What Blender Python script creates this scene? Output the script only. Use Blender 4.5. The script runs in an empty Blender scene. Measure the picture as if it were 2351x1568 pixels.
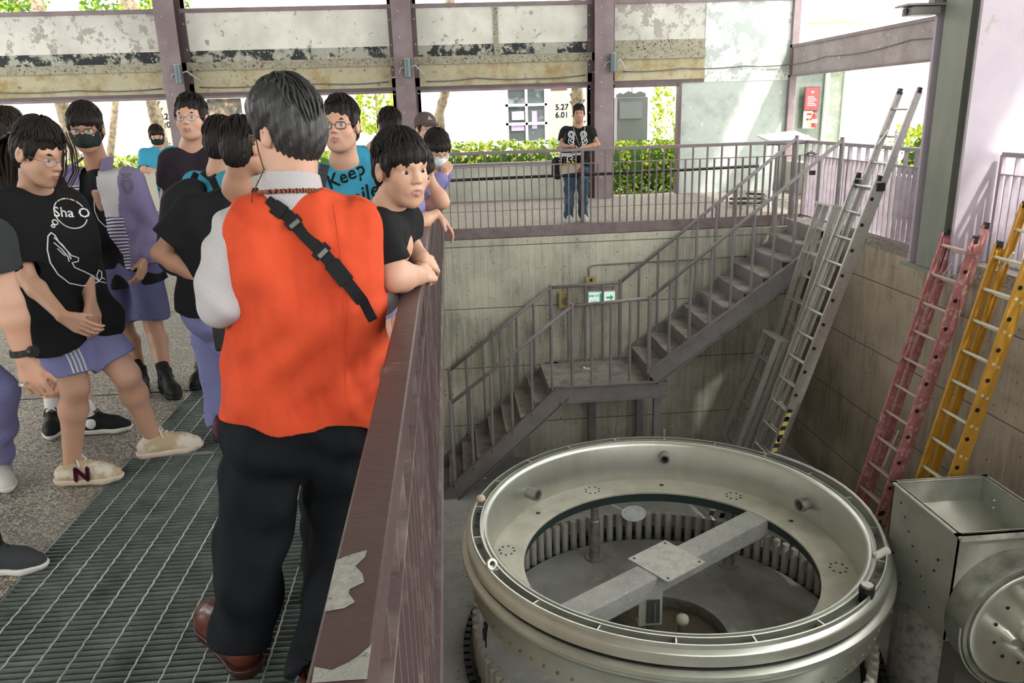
import bpy, bmesh, math, random
import numpy as np
from mathutils import Vector, Matrix, Quaternion
from mathutils.bvhtree import BVHTree
PI = math.pi
sc = bpy.context.scene
COL = sc.collection
# ---------------------------------------------------------------- camera
CAM = np.array([0.0, 0.0, 1.6])
FPX, IW, IH = 1790.0, 2351, 1568
def _rot(p, r, y):
    f = np.array([math.sin(y)*math.cos(p), math.cos(y)*math.cos(p), -math.sin(p)])
    r0 = np.array([math.cos(y), -math.sin(y), 0.0]); u0 = np.cross(r0, f)
    return r0*math.cos(r)+u0*math.sin(r), -r0*math.sin(r)+u0*math.cos(r), f
CR, CU, CF = _rot(math.radians(16.36), math.radians(-1.78), math.radians(4.23))
cd = bpy.data.cameras.new('camera'); cam = bpy.data.objects.new('camera', cd); COL.objects.link(cam)
cd.sensor_width = 36; cd.lens = 36*FPX/IW; cd.clip_start = 0.05; cd.clip_end = 200
m = Matrix.Identity(4)
for i in range(3):
    m[i][0] = CR[i]; m[i][1] = CU[i]; m[i][2] = -CF[i]; m[i][3] = CAM[i]
cam.matrix_world = m
sc.camera = cam
# ---------------------------------------------------------------- light
sc.view_settings.view_transform = 'Standard'; sc.view_settings.look = 'None'
sc.view_settings.gamma = 1; sc.view_settings.use_curve_mapping = False
sc.view_settings.exposure = 0.6
w = bpy.data.worlds.new('sky'); sc.world = w; w.use_nodes = True
bg = w.node_tree.nodes['Background']; bg.inputs[0].default_value = (1.0, 0.985, 0.955, 1); bg.inputs[1].default_value = 4.2
sd = bpy.data.lights.new('sun', 'SUN'); sd.energy = 3.5; sd.angle = math.radians(2.0); sd.color = (1.0, 0.95, 0.86)
sun = bpy.data.objects.new('sun', sd); COL.objects.link(sun)
sun.rotation_euler = Vector((-0.42, 0.60, -0.95)).to_track_quat('-Z', 'Y').to_euler()

def ray(px, py): return CF+(px-IW/2)/FPX*CR-(py-IH/2)/FPX*CU
def P(px, py, y):            # the point of the photo at depth y (metres down the near railing)
    v = ray(px, py); return Vector(CAM+v*y/v[1])
def PZ(px, py, z=0.0):
    v = ray(px, py); return Vector(CAM+v*(z-1.6)/v[2])
def PX(px, py, x):
    v = ray(px, py); return Vector(CAM+v*x/v[0])
# ---------------------------------------------------------------- materials
def _n(nt, t, **k):
    n = nt.nodes.new(t)
    for a, b in k.items(): setattr(n, a, b)
    return n
def _mix(nt, fac, a, b, mode='MIX'):
    n = _n(nt, 'ShaderNodeMix', data_type='RGBA', blend_type=mode)
    for s, v in ((n.inputs[0], fac), (n.inputs[6], a), (n.inputs[7], b)):
        if hasattr(v, 'links'): nt.links.new(v, s)
        elif isinstance(v, (int, float)): s.default_value = v
        else: s.default_value = (*v[:3], 1)
    return n.outputs[2]
def _ramp(nt, src, lo, hi, interp='LINEAR'):
    n = _n(nt, 'ShaderNodeMapRange'); n.inputs[1].default_value = lo; n.inputs[2].default_value = hi
    nt.links.new(src, n.inputs[0]); return n.outputs[0]
def _coord(nt, scale=(1, 1, 1), rot=(0, 0, 0)):
    c = _n(nt, 'ShaderNodeNewGeometry'); mp = _n(nt, 'ShaderNodeMapping')
    mp.inputs['Scale'].default_value = scale; mp.inputs['Rotation'].default_value = rot
    nt.links.new(c.outputs['Position'], mp.inputs[0]); return mp.outputs[0]
def _noise(nt, vec, scale, det=3, rough=.6, out=0):
    n = _n(nt, 'ShaderNodeTexNoise'); n.inputs['Scale'].default_value = scale; n.inputs['Detail'].default_value = det
    n.inputs['Roughness'].default_value = rough; nt.links.new(vec, n.inputs['Vector']); return n.outputs[out]
MATS = {}
def M(name, col, rough=.6, metal=0.0, layers=(), bump=(), spec=None, alpha=None, emit=None, trans=None, sheen=0):
    """layers: (col, noise scale, lo, hi, stretch xyz) ; bump: (scale, strength, stretch)"""
    if name in MATS: return MATS[name]
    mt = bpy.data.materials.new(name); mt.use_nodes = True; nt = mt.node_tree; b = nt.nodes['Principled BSDF']
    b.inputs['Roughness'].default_value = rough; b.inputs['Metallic'].default_value = metal
    if spec is None and rough >= .55 and metal == 0: spec = .15
    if spec is not None: b.inputs['Specular IOR Level'].default_value = spec
    if sheen: b.inputs['Sheen Weight'].default_value = sheen
    c = col
    for L in layers:
        st = L[4] if len(L) > 4 else (1, 1, 1)
        v = _coord(nt, st); f = _ramp(nt, _noise(nt, v, L[1], 5, .65), L[2], L[3])
        c = _mix(nt, f, c, L[0])
    if hasattr(c, 'links'): nt.links.new(c, b.inputs['Base Color'])
    else: b.inputs['Base Color'].default_value = (*c, 1)
    prev = None
    for B in bump:
        st = B[2] if len(B) > 2 else (1, 1, 1)
        bn = _n(nt, 'ShaderNodeBump'); bn.inputs['Strength'].default_value = B[1]; bn.inputs['Distance'].default_value = B[3] if len(B) > 3 else .01
        nt.links.new(_noise(nt, _coord(nt, st), B[0], B[4] if len(B) > 4 else 4), bn.inputs['Height'])
        if prev: nt.links.new(prev, bn.inputs['Normal'])
        prev = bn.outputs[0]
    if prev: nt.links.new(prev, b.inputs['Normal'])
    if alpha is not None: b.inputs['Alpha'].default_value = alpha
    if trans: b.inputs['Transmission Weight'].default_value = trans
    if emit: b.inputs['Emission Color'].default_value = (*emit[0], 1); b.inputs['Emission Strength'].default_value = emit[1]
    MATS[name] = mt; return mt
def stripes(name, c1, c2, axis, freq, duty=.5, rough=.8, bump=()):
    """woven or painted stripes that repeat along a world direction"""
    if name in MATS: return MATS[name]
    mt = M(name, c1, rough, bump=bump); nt = mt.node_tree; b = nt.nodes['Principled BSDF']
    g = _n(nt, 'ShaderNodeNewGeometry'); d = _n(nt, 'ShaderNodeVectorMath', operation='DOT_PRODUCT'); d.inputs[1].default_value = axis
    nt.links.new(g.outputs['Position'], d.inputs[0])
    mu = _n(nt, 'ShaderNodeMath', operation='MULTIPLY'); mu.inputs[1].default_value = freq; nt.links.new(d.outputs['Value'], mu.inputs[0])
    fr = _n(nt, 'ShaderNodeMath', operation='FRACT'); nt.links.new(mu.outputs[0], fr.inputs[0])
    gt = _n(nt, 'ShaderNodeMath', operation='GREATER_THAN'); gt.inputs[1].default_value = duty; nt.links.new(fr.outputs[0], gt.inputs[0])
    nt.links.new(_mix(nt, gt.outputs[0], c1, c2), b.inputs['Base Color']); return mt
# ---------------------------------------------------------------- mesh builder
class MB:
    def __init__(s): s.v = []; s.f = []; s.m = []
    def add(s, vs, fs, mi=0):
        o = len(s.v); s.v += [tuple(v) for v in vs]; s.f += [tuple(o+i for i in f) for f in fs]; s.m += [mi]*len(fs); return s
    def box(s, x0, x1, y0, y1, z0, z1, mi=0, T=None):
        vs = [Vector((x, y, z)) for z in (z0, z1) for y in (y0, y1) for x in (x0, x1)]
        if T is not None: vs = [T @ v for v in vs]
        return s.add(vs, [(0, 2, 3, 1), (4, 5, 7, 6), (0, 1, 5, 4), (2, 6, 7, 3), (0, 4, 6, 2), (1, 3, 7, 5)], mi)
    def bar(s, a, b, w, h, up=(0, 0, 1), mi=0):     # rectangular bar from a to b, w across, h along up
        a = Vector(a); b = Vector(b); d = (b-a).normalized(); up = Vector(up); r = d.cross(up).normalized(); u = r.cross(d).normalized()
        vs = [p+r*(w/2*i)+u*(h/2*j) for p in (a, b) for i, j in ((-1, -1), (1, -1), (1, 1), (-1, 1))]
        return s.add(vs, [(0, 1, 2, 3), (7, 6, 5, 4), (0, 4, 5, 1), (1, 5, 6, 2), (2, 6, 7, 3), (3, 7, 4, 0)], mi)
    def tube(s, pts, r, n=8, mi=0, closed=False, caps=True):
        pts = [Vector(p) for p in pts]; N = len(pts); R = r if hasattr(r, '__len__') else [r]*N
        ref = None; rings = []
        for i, p in enumerate(pts):
            if closed: d = pts[(i+1) % N]-pts[i-1]
            else: d = pts[min(i+1, N-1)]-pts[max(i-1, 0)]
            if d.length < 1e-9: d = Vector((0, 0, 1))
            d.normalize()
            if ref is None: ref = d.orthogonal().normalized()
            ref = (ref-d*ref.dot(d)); ref = ref.normalized() if ref.length > 1e-6 else d.orthogonal().normalized()
            c = d.cross(ref); rings.append([p+(ref*math.cos(2*PI*k/n)+c*math.sin(2*PI*k/n))*R[i] for k in range(n)])
        fs = []
        for i in range(N if closed else N-1):
            j = (i+1) % N
            for k in range(n): k2 = (k+1) % n; fs.append((i*n+k, i*n+k2, j*n+k2, j*n+k))
        if caps and not closed: fs += [tuple(range(n-1, -1, -1)), tuple((N-1)*n+k for k in range(n))]
        return s.add([v for q in rings for v in q], fs, mi)
    def lathe(s, prof, c, n=96, axis=None, mi=0, a0=0, a1=2*PI, closedprof=True):
        """prof: list of (r, h); revolved about axis through c"""
        Z = Vector(axis or (0, 0, 1)).normalized(); X = Z.orthogonal().normalized() if axis else Vector((1, 0, 0)); Y = Z.cross(X)
        full = abs(a1-a0-2*PI) < 1e-6; K = n if full else n+1; L = len(prof); c = Vector(c)
        vs = []
        for k in range(K):
            a = a0+(a1-a0)*k/n; d = X*math.cos(a)+Y*math.sin(a)
            vs += [c+d*r+Z*h for r, h in prof]
        fs = []
        for k in range(n):
            k2 = (k+1) % K
            for i in range(L if closedprof else L-1):
                j = (i+1) % L; fs.append((k*L+i, k2*L+i, k2*L+j, k*L+j))
        return s.add(vs, fs, mi)
    def cyl(s, a, b, r, n=20, r2=None, mi=0): return s.tube([a, b], [r, r if r2 is None else r2], n, mi)
    def prism(s, poly, d, mi=0):                    # extrude a 3-D polygon by vector d
        d = Vector(d); n = len(poly); p = [Vector(q) for q in poly]
        return s.add(p+[q+d for q in p], [tuple(range(n)), tuple(range(2*n-1, n-1, -1))]+[(i, i+n, (i+1) % n+n, (i+1) % n) for i in range(n)], mi)
    def sph(s, c, r, n=12, sc_=(1, 1, 1), mi=0, T=None):
        vs = []; m_ = n//2
        for i in range(m_+1):
            t = PI*i/m_
            for k in range(n):
                a = 2*PI*k/n; v = Vector((r*sc_[0]*math.sin(t)*math.cos(a), r*sc_[1]*math.sin(t)*math.sin(a), r*sc_[2]*math.cos(t)))
                if T is not None: v = T @ v
                vs.append(Vector(c)+v)
        fs = [(i*n+k, (i+1)*n+k, (i+1)*n+(k+1) % n, i*n+(k+1) % n) for i in range(m_) for k in range(n)]
        return s.add(vs, fs, mi)
    def build(s, name, mat, parent=None, smooth=False, bevel=0, **kw):
        me = bpy.data.meshes.new(name); me.from_pydata(s.v, [], s.f); 
        mats = mat if isinstance(mat, (list, tuple)) else [mat]
        for q in mats: me.materials.append(q)
        me.polygons.foreach_set('material_index', s.m)
        bm = bmesh.new(); bm.from_mesh(me); bmesh.ops.recalc_face_normals(bm, faces=bm.faces)
        bm.to_mesh(me); bm.free()
        return link(name, me, parent, smooth, bevel, **kw)
def link(name, me, parent=None, smooth=False, bevel=0, **kw):
    o = bpy.data.objects.new(name, me); COL.objects.link(o)
    if smooth == 'auto':
        me.polygons.foreach_set('use_smooth', [True]*len(me.polygons)); me.set_sharp_from_angle(angle=math.radians(35))
    elif smooth: me.polygons.foreach_set('use_smooth', [True]*len(me.polygons))
    if bevel:
        b = o.modifiers.new('bevel', 'BEVEL'); b.width = bevel; b.segments = 2; b.limit_method = 'ANGLE'
    if parent is not None: setp(o, parent)
    tag(o, **kw); return o
def setp(o, p):
    o.parent = p
    q = p; off = Vector(p.location)
    while q.parent is not None: q = q.parent; off = Vector((0, 0, 0)) if False else off
    o.matrix_parent_inverse = Matrix.Translation(-Vector(WL(p)))
def WL(o):     # world origin of an object built here (only empties are moved off zero)
    return ROOTLOC.get(o.name, (0, 0, 0))
ROOTLOC = {}
def tag(o, label=None, cat=None, group=None, kind=None):
    if label: o['label'] = label
    if cat: o['category'] = cat
    if group: o['group'] = group
    if kind: o['kind'] = kind
    return o
def thing(name, loc, label, cat, group=None):
    o = bpy.data.objects.new(name, None); COL.objects.link(o); o.location = loc; o.empty_display_size = .1
    ROOTLOC[o.name] = tuple(loc); tag(o, label, cat, group); return o
def dup(root, loc, label=None):
    def cp(o, par):
        c = o.copy(); COL.objects.link(c)
        if par is not None:
            c.parent = par; c.matrix_parent_inverse = o.matrix_parent_inverse.copy()
        for ch in o.children: cp(ch, c)
        return c
    r = cp(root, None); r.location = loc
    if label: r['label'] = label
    return r
def S(name, mb, mat, **kw): return mb.build(name, mat, kind='structure', **kw)
# ---------------------------------------------------------------- text and line marks
def text_lines(body, size, res=3):
    """outline polygons of a text as a flat mesh (verts in the xy plane, baseline at 0)"""
    cu = bpy.data.curves.new('t', 'FONT'); cu.body = body; cu.size = size; cu.resolution_u = res; cu.align_x = 'CENTER'
    ob = bpy.data.objects.new('t', cu); COL.objects.link(ob)
    dg = bpy.context.evaluated_depsgraph_get(); me = bpy.data.meshes.new_from_object(ob.evaluated_get(dg))
    vs = [v.co.copy() for v in me.vertices]; fs = [tuple(p.vertices) for p in me.polygons]
    bpy.data.objects.remove(ob); bpy.data.meshes.remove(me); bpy.data.curves.remove(cu)
    return vs, fs
def put_text(mb, body, size, origin, right, up, mi=0, off=.001, bold=0, shear=0, thick=.0008):
    vs, fs = text_lines(body, size); r = Vector(right).normalized(); u = Vector(up).normalized(); n = r.cross(u).normalized(); o = Vector(origin)
    fr = [o+r*(v.x+shear*v.y)+u*v.y+n*off for v in vs]; mb.add(fr, fs, mi)
    if bold:
        for dx, dy in ((bold, 0), (0, bold), (-bold, 0), (0, -bold)): mb.add([p+r*dx+u*dy for p in fr], fs, mi)
    return mb
# ---------------------------------------------------------------- palette
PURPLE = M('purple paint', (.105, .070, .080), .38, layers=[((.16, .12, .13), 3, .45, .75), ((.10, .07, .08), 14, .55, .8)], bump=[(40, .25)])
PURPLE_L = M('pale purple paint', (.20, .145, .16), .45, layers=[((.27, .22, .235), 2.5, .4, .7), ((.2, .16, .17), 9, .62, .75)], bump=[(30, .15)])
GREYP = M('grey paint', (.235, .215, .225), .5, layers=[((.155, .145, .15), 5, .45, .8)], bump=[(60, .1)])
TREAD = M('dusty tread', (.36, .32, .305), .8, layers=[((.15, .14, .145), 4, .4, .7)])
DARK = M('black plastic', (.012, .012, .013), .4)
STEEL = M('stainless steel', (.66, .68, .63), .36, .9, layers=[((.57, .585, .54), 5, .4, .8, (1, 1, .25)), ((.74, .76, .72), 2, .55, .8)], bump=[(90, .04, (1, 1, .05))])
STEEL_D = M('dusty steel', (.35, .35, .33), .55, .75, layers=[((.17, .17, .155), 12, .45, .7), ((.5, .49, .45), 30, .6, .75)], bump=[(80, .15)])
DUST = M('dusty plate', (.36, .36, .34), .85, .15, layers=[((.24, .24, .23), 4, .4, .7), ((.5, .5, .48), 60, .55, .7), ((.12, .11, .1), 90, .66, .72)], bump=[(70, .2)])
GREENY = M('greenish steel', (.40, .41, .37), .5, .6, layers=[((.30, .31, .28), 5, .4, .8)], bump=[(70, .1)])
CASTG = M('cast grey pins', (.42, .42, .385), .55, .35, layers=[((.52, .52, .48), 8, .5, .8)], bump=[(60, .2)])
BLACKM = M('oily black steel', (.02, .022, .022), .45, .5)
ALU = M('aluminium', (.62, .62, .60), .38, .85, layers=[((.42, .42, .41), 20, .5, .8)])
REDL = M('faded red fibreglass', (.42, .17, .17), .6, layers=[((.60, .42, .42), 14, .5, .68), ((.25, .1, .12), 5, .55, .8)], bump=[(80, .2)])
YELL = M('yellow fibreglass', (.55, .29, .035), .5, layers=[((.38, .20, .03), 7, .45, .8), ((.12, .08, .03), 22, .68, .75)])
WHITEP = M('white plaster', (.80, .79, .74), .8, layers=[((.68, .67, .6), 3, .5, .8)])
def concrete(name, base, dark, joint_u=None, board=.0, jz=1.0, axis='x', z0=0, bscale=1.0):
    """board-marked concrete: vertical grain plus thin horizontal lift joints"""
    mt = M(name, base, .88); nt = mt.node_tree; b = nt.nodes['Principled BSDF']
    v = _coord(nt, (1, 1, .07) if board else (1, 1, 1)); v2 = _coord(nt)
    c = _mix(nt, _ramp(nt, _noise(nt, v, 14*bscale, 5, .7), .38, .68), base, dark)
    c = _mix(nt, _ramp(nt, _noise(nt, v2, .9, 4, .6), .42, .66), c, tuple(x*1.25 for x in base))
    c = _mix(nt, _ramp(nt, _noise(nt, v2, 26, 3, .5), .66, .72), c, tuple(x*.5 for x in dark))
    h = _noise(nt, v, 30*bscale, 4, .7)
    if joint_u:
        g = _n(nt, 'ShaderNodeNewGeometry'); sp = _n(nt, 'ShaderNodeSeparateXYZ'); nt.links.new(g.outputs['Position'], sp.inputs[0])
        def line(out, per, ph, wd):
            a = _n(nt, 'ShaderNodeMath', operation='ADD'); a.inputs[1].default_value = ph; nt.links.new(out, a.inputs[0])
            mm = _n(nt, 'ShaderNodeMath', operation='MULTIPLY'); mm.inputs[1].default_value = 1/per; nt.links.new(a.outputs[0], mm.inputs[0])
            f = _n(nt, 'ShaderNodeMath', operation='FRACT'); nt.links.new(mm.outputs[0], f.inputs[0])
            l = _n(nt, 'ShaderNodeMath', operation='LESS_THAN'); l.inputs[1].default_value = wd/per; nt.links.new(f.outputs[0], l.inputs[0]); return l.outputs[0]
        j1 = line(sp.outputs['Z'], jz, 10-z0, .012); c = _mix(nt, j1, c, tuple(x*.55 for x in dark))
        if board: j2 = line(sp.outputs[0 if axis == 'x' else 1], board, 50, .007); c = _mix(nt, _mul(nt, j2, .28), c, tuple(x*.5 for x in dark))
    bn = _n(nt, 'ShaderNodeBump'); bn.inputs['Strength'].default_value = .5; bn.inputs['Distance'].default_value = .012
    nt.links.new(h, bn.inputs['Height']); nt.links.new(bn.outputs[0], b.inputs['Normal']); nt.links.new(c, b.inputs['Base Color']); return mt
def _mul(nt, a, k):
    n = _n(nt, 'ShaderNodeMath', operation='MULTIPLY'); n.inputs[1].default_value = k; nt.links.new(a, n.inputs[0]); return n.outputs[0]
def patchy(name, base, under, lo, hi, scale=5, dark=None, dlo=.6, rough=.85, base2=None):
    """flaking paint: base coat over an under coat with hard-edged noisy patches"""
    mt = M(name, base, rough); nt = mt.node_tree; b = nt.nodes['Principled BSDF']; v = _coord(nt)
    c = base
    if base2: c = _mix(nt, _ramp(nt, _noise(nt, v, 1.2, 3), .4, .65), base, base2)
    n1 = _noise(nt, v, scale, 8, .72); c = _mix(nt, _ramp(nt, n1, lo, hi), c, under)
    if dark: c = _mix(nt, _ramp(nt, _noise(nt, _coord(nt, (1, 1, 1), (0, 0, .7)), scale*3.1, 6, .75), dlo, dlo+.03), c, dark)
    bn = _n(nt, 'ShaderNodeBump'); bn.inputs['Strength'].default_value = .6; bn.inputs['Distance'].default_value = .01
    nt.links.new(n1, bn.inputs['Height']); nt.links.new(bn.outputs[0], b.inputs['Normal']); nt.links.new(c, b.inputs['Base Color']); return mt
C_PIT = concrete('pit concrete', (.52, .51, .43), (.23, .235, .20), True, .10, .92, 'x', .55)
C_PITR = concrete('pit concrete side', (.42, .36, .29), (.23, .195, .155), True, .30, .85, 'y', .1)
C_FLOORP = concrete('pit floor concrete', (.40, .42, .41), (.31, .32, .31))
C_PALE = concrete('pale sill concrete', (.42, .43, .38), (.33, .34, .30))
C_BLUE = patchy('bluish plaster', (.52, .58, .55), (.40, .46, .44), .48, .62, 2.2, (.66, .72, .70), .62)
C_BLUEW = patchy('bluish plaster flaked', (.50, .56, .54), (.82, .86, .84), .47, .50, 2.6, (.25, .27, .25), .64)
W_PEEL = patchy('peeling white', (.84, .83, .78), (.40, .39, .35), .605, .612, 6.5, (.28, .24, .23), .69, base2=(.66, .66, .61))
W_PEEL2 = patchy('heavily peeling white', (.74, .73, .69), (.42, .40, .36), .53, .55, 4.5, (.30, .28, .26), .64, base2=(.55, .55, .52))
BANDK = patchy('flaking black band', (.42, .42, .36), (.045, .05, .055), .46, .50, 2.4, (.50, .50, .44), .56)
BANDD = patchy('speckled aggregate', (.40, .38, .30), (.27, .25, .19), .45, .7, 8, (.07, .06, .05), .56)
BANDO = patchy('ochre stained concrete', (.50, .47, .34), (.36, .26, .12), .46, .66, 2.3, (.24, .22, .15), .60)
def terrazzo():
    mt = M('terrazzo', (.3, .28, .25), .55); nt = mt.node_tree; b = nt.nodes['Principled BSDF']; v = _coord(nt)
    vo = _n(nt, 'ShaderNodeTexVoronoi'); vo.inputs['Scale'].default_value = 135; nt.links.new(v, vo.inputs['Vector'])
    sp = _n(nt, 'ShaderNodeSeparateColor'); nt.links.new(vo.outputs['Color'], sp.inputs[0])
    c = _mix(nt, _ramp(nt, sp.outputs[0], .25, .95), (.085, .07, .058), (.60, .55, .48))
    c = _mix(nt, _ramp(nt, _noise(nt, v, 1.4, 4), .35, .7), c, (.30, .27, .24), 'MULTIPLY') if False else c
    c = _mix(nt, _ramp(nt, _noise(nt, v, 1.1, 3), .4, .8), c, (.24, .22, .20))
    bn = _n(nt, 'ShaderNodeBump'); bn.inputs['Strength'].default_value = .35; bn.inputs['Distance'].default_value = .004
    nt.links.new(vo.outputs['Distance'], bn.inputs['Height']); nt.links.new(bn.outputs[0], b.inputs['Normal']); nt.links.new(c, b.inputs['Base Color']); return mt
TERR = terrazzo()

# ================================================================ THE SETTING
PX0, PX1, PY0, PY1, PZ0 = -.10, 5.20, -2.6, 11.2, -3.6     # the sunken pit
GX = -1.66                                                 # edge of the grating walkway
f = MB()
for (x0, x1, y0, y1) in ((-12, GX, -6, 15.0), (GX, PX1, PY1+.16, 15.0), (PX1, 6.5, -6, 15.0), (GX, PX1, -6, PY0)):
    f.box(x0, x1, y0, y1, -.14, 0)
S('floor', f, TERR)
j = MB()
for yy in (4.72, 6.9, 9.1): j.box(-10, GX, yy, yy+.012, 0, .0015)
for xx in (-3.9,): j.box(xx, xx+.012, -4, 15, 0, .0015)
j.box(GX, 6.5, 13.32, 13.37, 0, .0015)
S('trim_1', j, M('floor joint', (.05, .045, .04), .9))
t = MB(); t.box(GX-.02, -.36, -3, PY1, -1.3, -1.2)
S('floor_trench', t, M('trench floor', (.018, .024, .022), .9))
S('floor_pit', MB().box(PX0-.5, PX1+.3, PY0, PY1+.3, PZ0-.15, PZ0), C_FLOORP)
S('wall_pit_far', MB().box(PX0-.5, PX1+.3, PY1, PY1+.3, PZ0, -.14), C_PIT)
S('wall_pit_right', MB().box(PX1, PX1+.3, PY0, PY1, PZ0, -.14), C_PITR)
S('wall_pit_left', MB().box(-.55, -.36, PY0, PY1, PZ0, -.19), C_PITR)
S('wall_pit_near', MB().box(PX0-.3, PX1+.3, PY0-.3, PY0, PZ0, -.14), C_PITR)
S('wall_trench', MB().box(GX-.25, GX-.02, -4, PY1, -1.3, -.14), C_PITR)
# far wall: openings between steel columns, band of stepped mouldings above
WY = 15.0
cols = [-8.4, -4.65, -.67, 2.9]
b_ = MB()
b_.box(-12.2, 2.9, WY, WY+.2, 0, .66)
S('wall_far_sill', b_, C_PALE)
bands = [(2.04, 2.10, -.03, PURPLE), (2.10, 2.25, -.05, BANDO), (2.25, 2.47, -.02, BANDO), (2.47, 2.61, -.07, BANDD), (2.61, 2.80, -.02, BANDK)]
for k, (a, c) in enumerate([(-12.2, -4.65), (-4.65, -.67), (-.67, 2.9), (2.9, 4.85)]):
    for (z0, z1, dy, mt) in bands:
        if k == 3 and z0 == 2.61: mt = BANDD
        S('wall_far_moulding', MB().box(a, c, WY+dy, WY+.2, z0, z1), mt)
    S('wall_far_panel', MB().box(a, c, WY-.02 if k != 3 else WY, WY+.2, 2.80, 3.42), W_PEEL2 if k in (0, 3) else W_PEEL)
S('wall_far_moulding', MB().box(.95, 1.03, WY-.05, WY, 2.61, 3.42), BANDD)
S('trim_2', MB().box(-12.2, 6.5, WY-.06, WY+.2, 3.42, 3.49), PURPLE_L)
S('wall_far_corner', MB().box(4.42, 6.5, WY, WY+.2, 0, 2.04).box(2.9, 4.42, WY, WY+.2, 5.0, 5.4).box(-12.2, 6.5, WY, WY+.2, 4.9, 5.4), C_BLUE)
S('wall_far_corner', MB().box(4.85, 6.5, WY-.01, WY+.2, 2.04, 3.42), C_BLUEW)
# purple frames in the openings
for k, (a, c) in enumerate([(-8.4, -4.65), (-4.65, -.67), (-.67, 2.9)]):
    fr = MB(); a += .2; c -= .2
    fr.box(a, a+.05, WY-.05, WY+.1, .66, 2.04).box(c-.05, c, WY-.05, WY+.1, .66, 2.04).box(a, c, WY-.05, WY+.1, .66, .70).box(a, c, WY-.05, WY+.1, 2.0, 2.04)
    fr.box(a, a+.05, WY-.05, WY+.1, 3.49, 4.9).box(c-.05, c, WY-.05, WY+.1, 3.49, 4.9)
    S('window_%d' % (k+1), fr, PURPLE_L)
fr = MB(); fr.box(3.08, 3.12, WY-.05, WY+.1, 0, 2.04).box(4.36, 4.42, WY-.07, WY+.1, 0, 2.04).box(3.1, 4.42, WY-.05, WY+.1, 1.98, 2.04)
S('door_1', fr, PURPLE)
# right wall: beam with openings under and over it, corner mullion
S('wall_right_beam', MB().box(6.5, 6.75, -4, WY, 2.10, 2.62), M('beam concrete', (.36, .31, .32), .85, layers=[((.47, .43, .42), 2.5, .4, .7), ((.68, .64, .60), 7, .64, .68), ((.2, .17, .17), 13, .64, .72)], bump=[(12, .5)]))
S('wall_right_top', MB().box(6.5, 6.75, -4, WY, 4.9, 5.4), C_BLUE)
S('wall_right_sill', MB().box(6.5, 6.75, -4, WY, 0, .55), C_PALE)
S('trim_3', MB().box(6.47, 6.5, -4, WY, 2.60, 2.65).box(6.47, 6.5, -4, WY, 2.08, 2.12).box(6.47, 6.6, WY-.1, WY, 0, 4.9), PURPLE_L)
S('ceiling', MB().box(-12.5, 7.2, -6.2, 15.6, 5.4, 5.6), C_PALE)
S('wall_near', MB().box(-12.2, 6.75, -6.2, -6, 0, 3.2).box(-12.2, 6.75, -6.2, -6, 4.9, 5.4), C_PALE)
S('wall_left', MB().box(-12.2, -12, -6, 15, 0, .66).box(-12.2, -12, -6, 15, 2.1, 3.42).box(-12.2, -12, -6, 15, 4.9, 5.4), C_PALE)
# ================================================================ STEEL COLUMNS
def far_column(x, label):
    r = thing('steel_column', (x, WY-.2, 0), label, 'column', 'purple steel columns along the far wall')
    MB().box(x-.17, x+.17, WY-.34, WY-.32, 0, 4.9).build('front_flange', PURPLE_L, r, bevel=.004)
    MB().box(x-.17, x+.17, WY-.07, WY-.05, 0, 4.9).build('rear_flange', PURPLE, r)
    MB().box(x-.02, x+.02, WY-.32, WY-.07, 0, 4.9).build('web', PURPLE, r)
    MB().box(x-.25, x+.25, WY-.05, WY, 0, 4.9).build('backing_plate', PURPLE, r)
    bl = MB()
    for z in np.arange(.3, 4.8, .42):
        for sx in (-1, 1): bl.sph((x+sx*.215, WY-.055, z), .012, 8); 
        bl.sph((x-.05, WY-.342, z+.1), .009, 8)
    bl.build('bolts', WHITEP, r, kind='stuff')
far_column(-4.65, 'purple steel column at the far left between two openings')
far_column(-.67, 'purple steel column behind the man in the cap')
far_column(2.9, 'purple steel column right of the man holding the sign')
r = thing('steel_column', (5.1, 7.85, 0), 'thick grey green and lilac column standing on the right edge of the pit', 'column')
gc = M('grey green column paint', (.20, .22, .19), .5, layers=[((.29, .29, .26), 3, .4, .75, (1, 1, .3))], bump=[(20, .2)])
MB().box(5.05, 5.80, 7.46, 7.50, -.14, 5.4).box(5.05, 5.80, 8.16, 8.2, -.14, 5.4).build('flange', M('lilac paint', (.42, .37, .44), .5, layers=[((.50, .44, .50), 2, .4, .8), ((.36, .34, .33), 5, .66, .7)], bump=[(14, .15)]), r)
MB().box(5.13, 5.19, 7.5, 8.16, -.14, 5.4).box(5.05, 5.055, 7.62, 8.04, -.14, 5.4).box(5.055, 5.13, 7.66, 7.70, -.14, 5.4).box(5.055, 5.13, 7.96, 8.0, -.14, 5.4).build('web', gc, r)
MB().box(5.0, 5.6, 7.4, 8.26, -.16, -.12).build('base_plate', gc, r)

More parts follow.
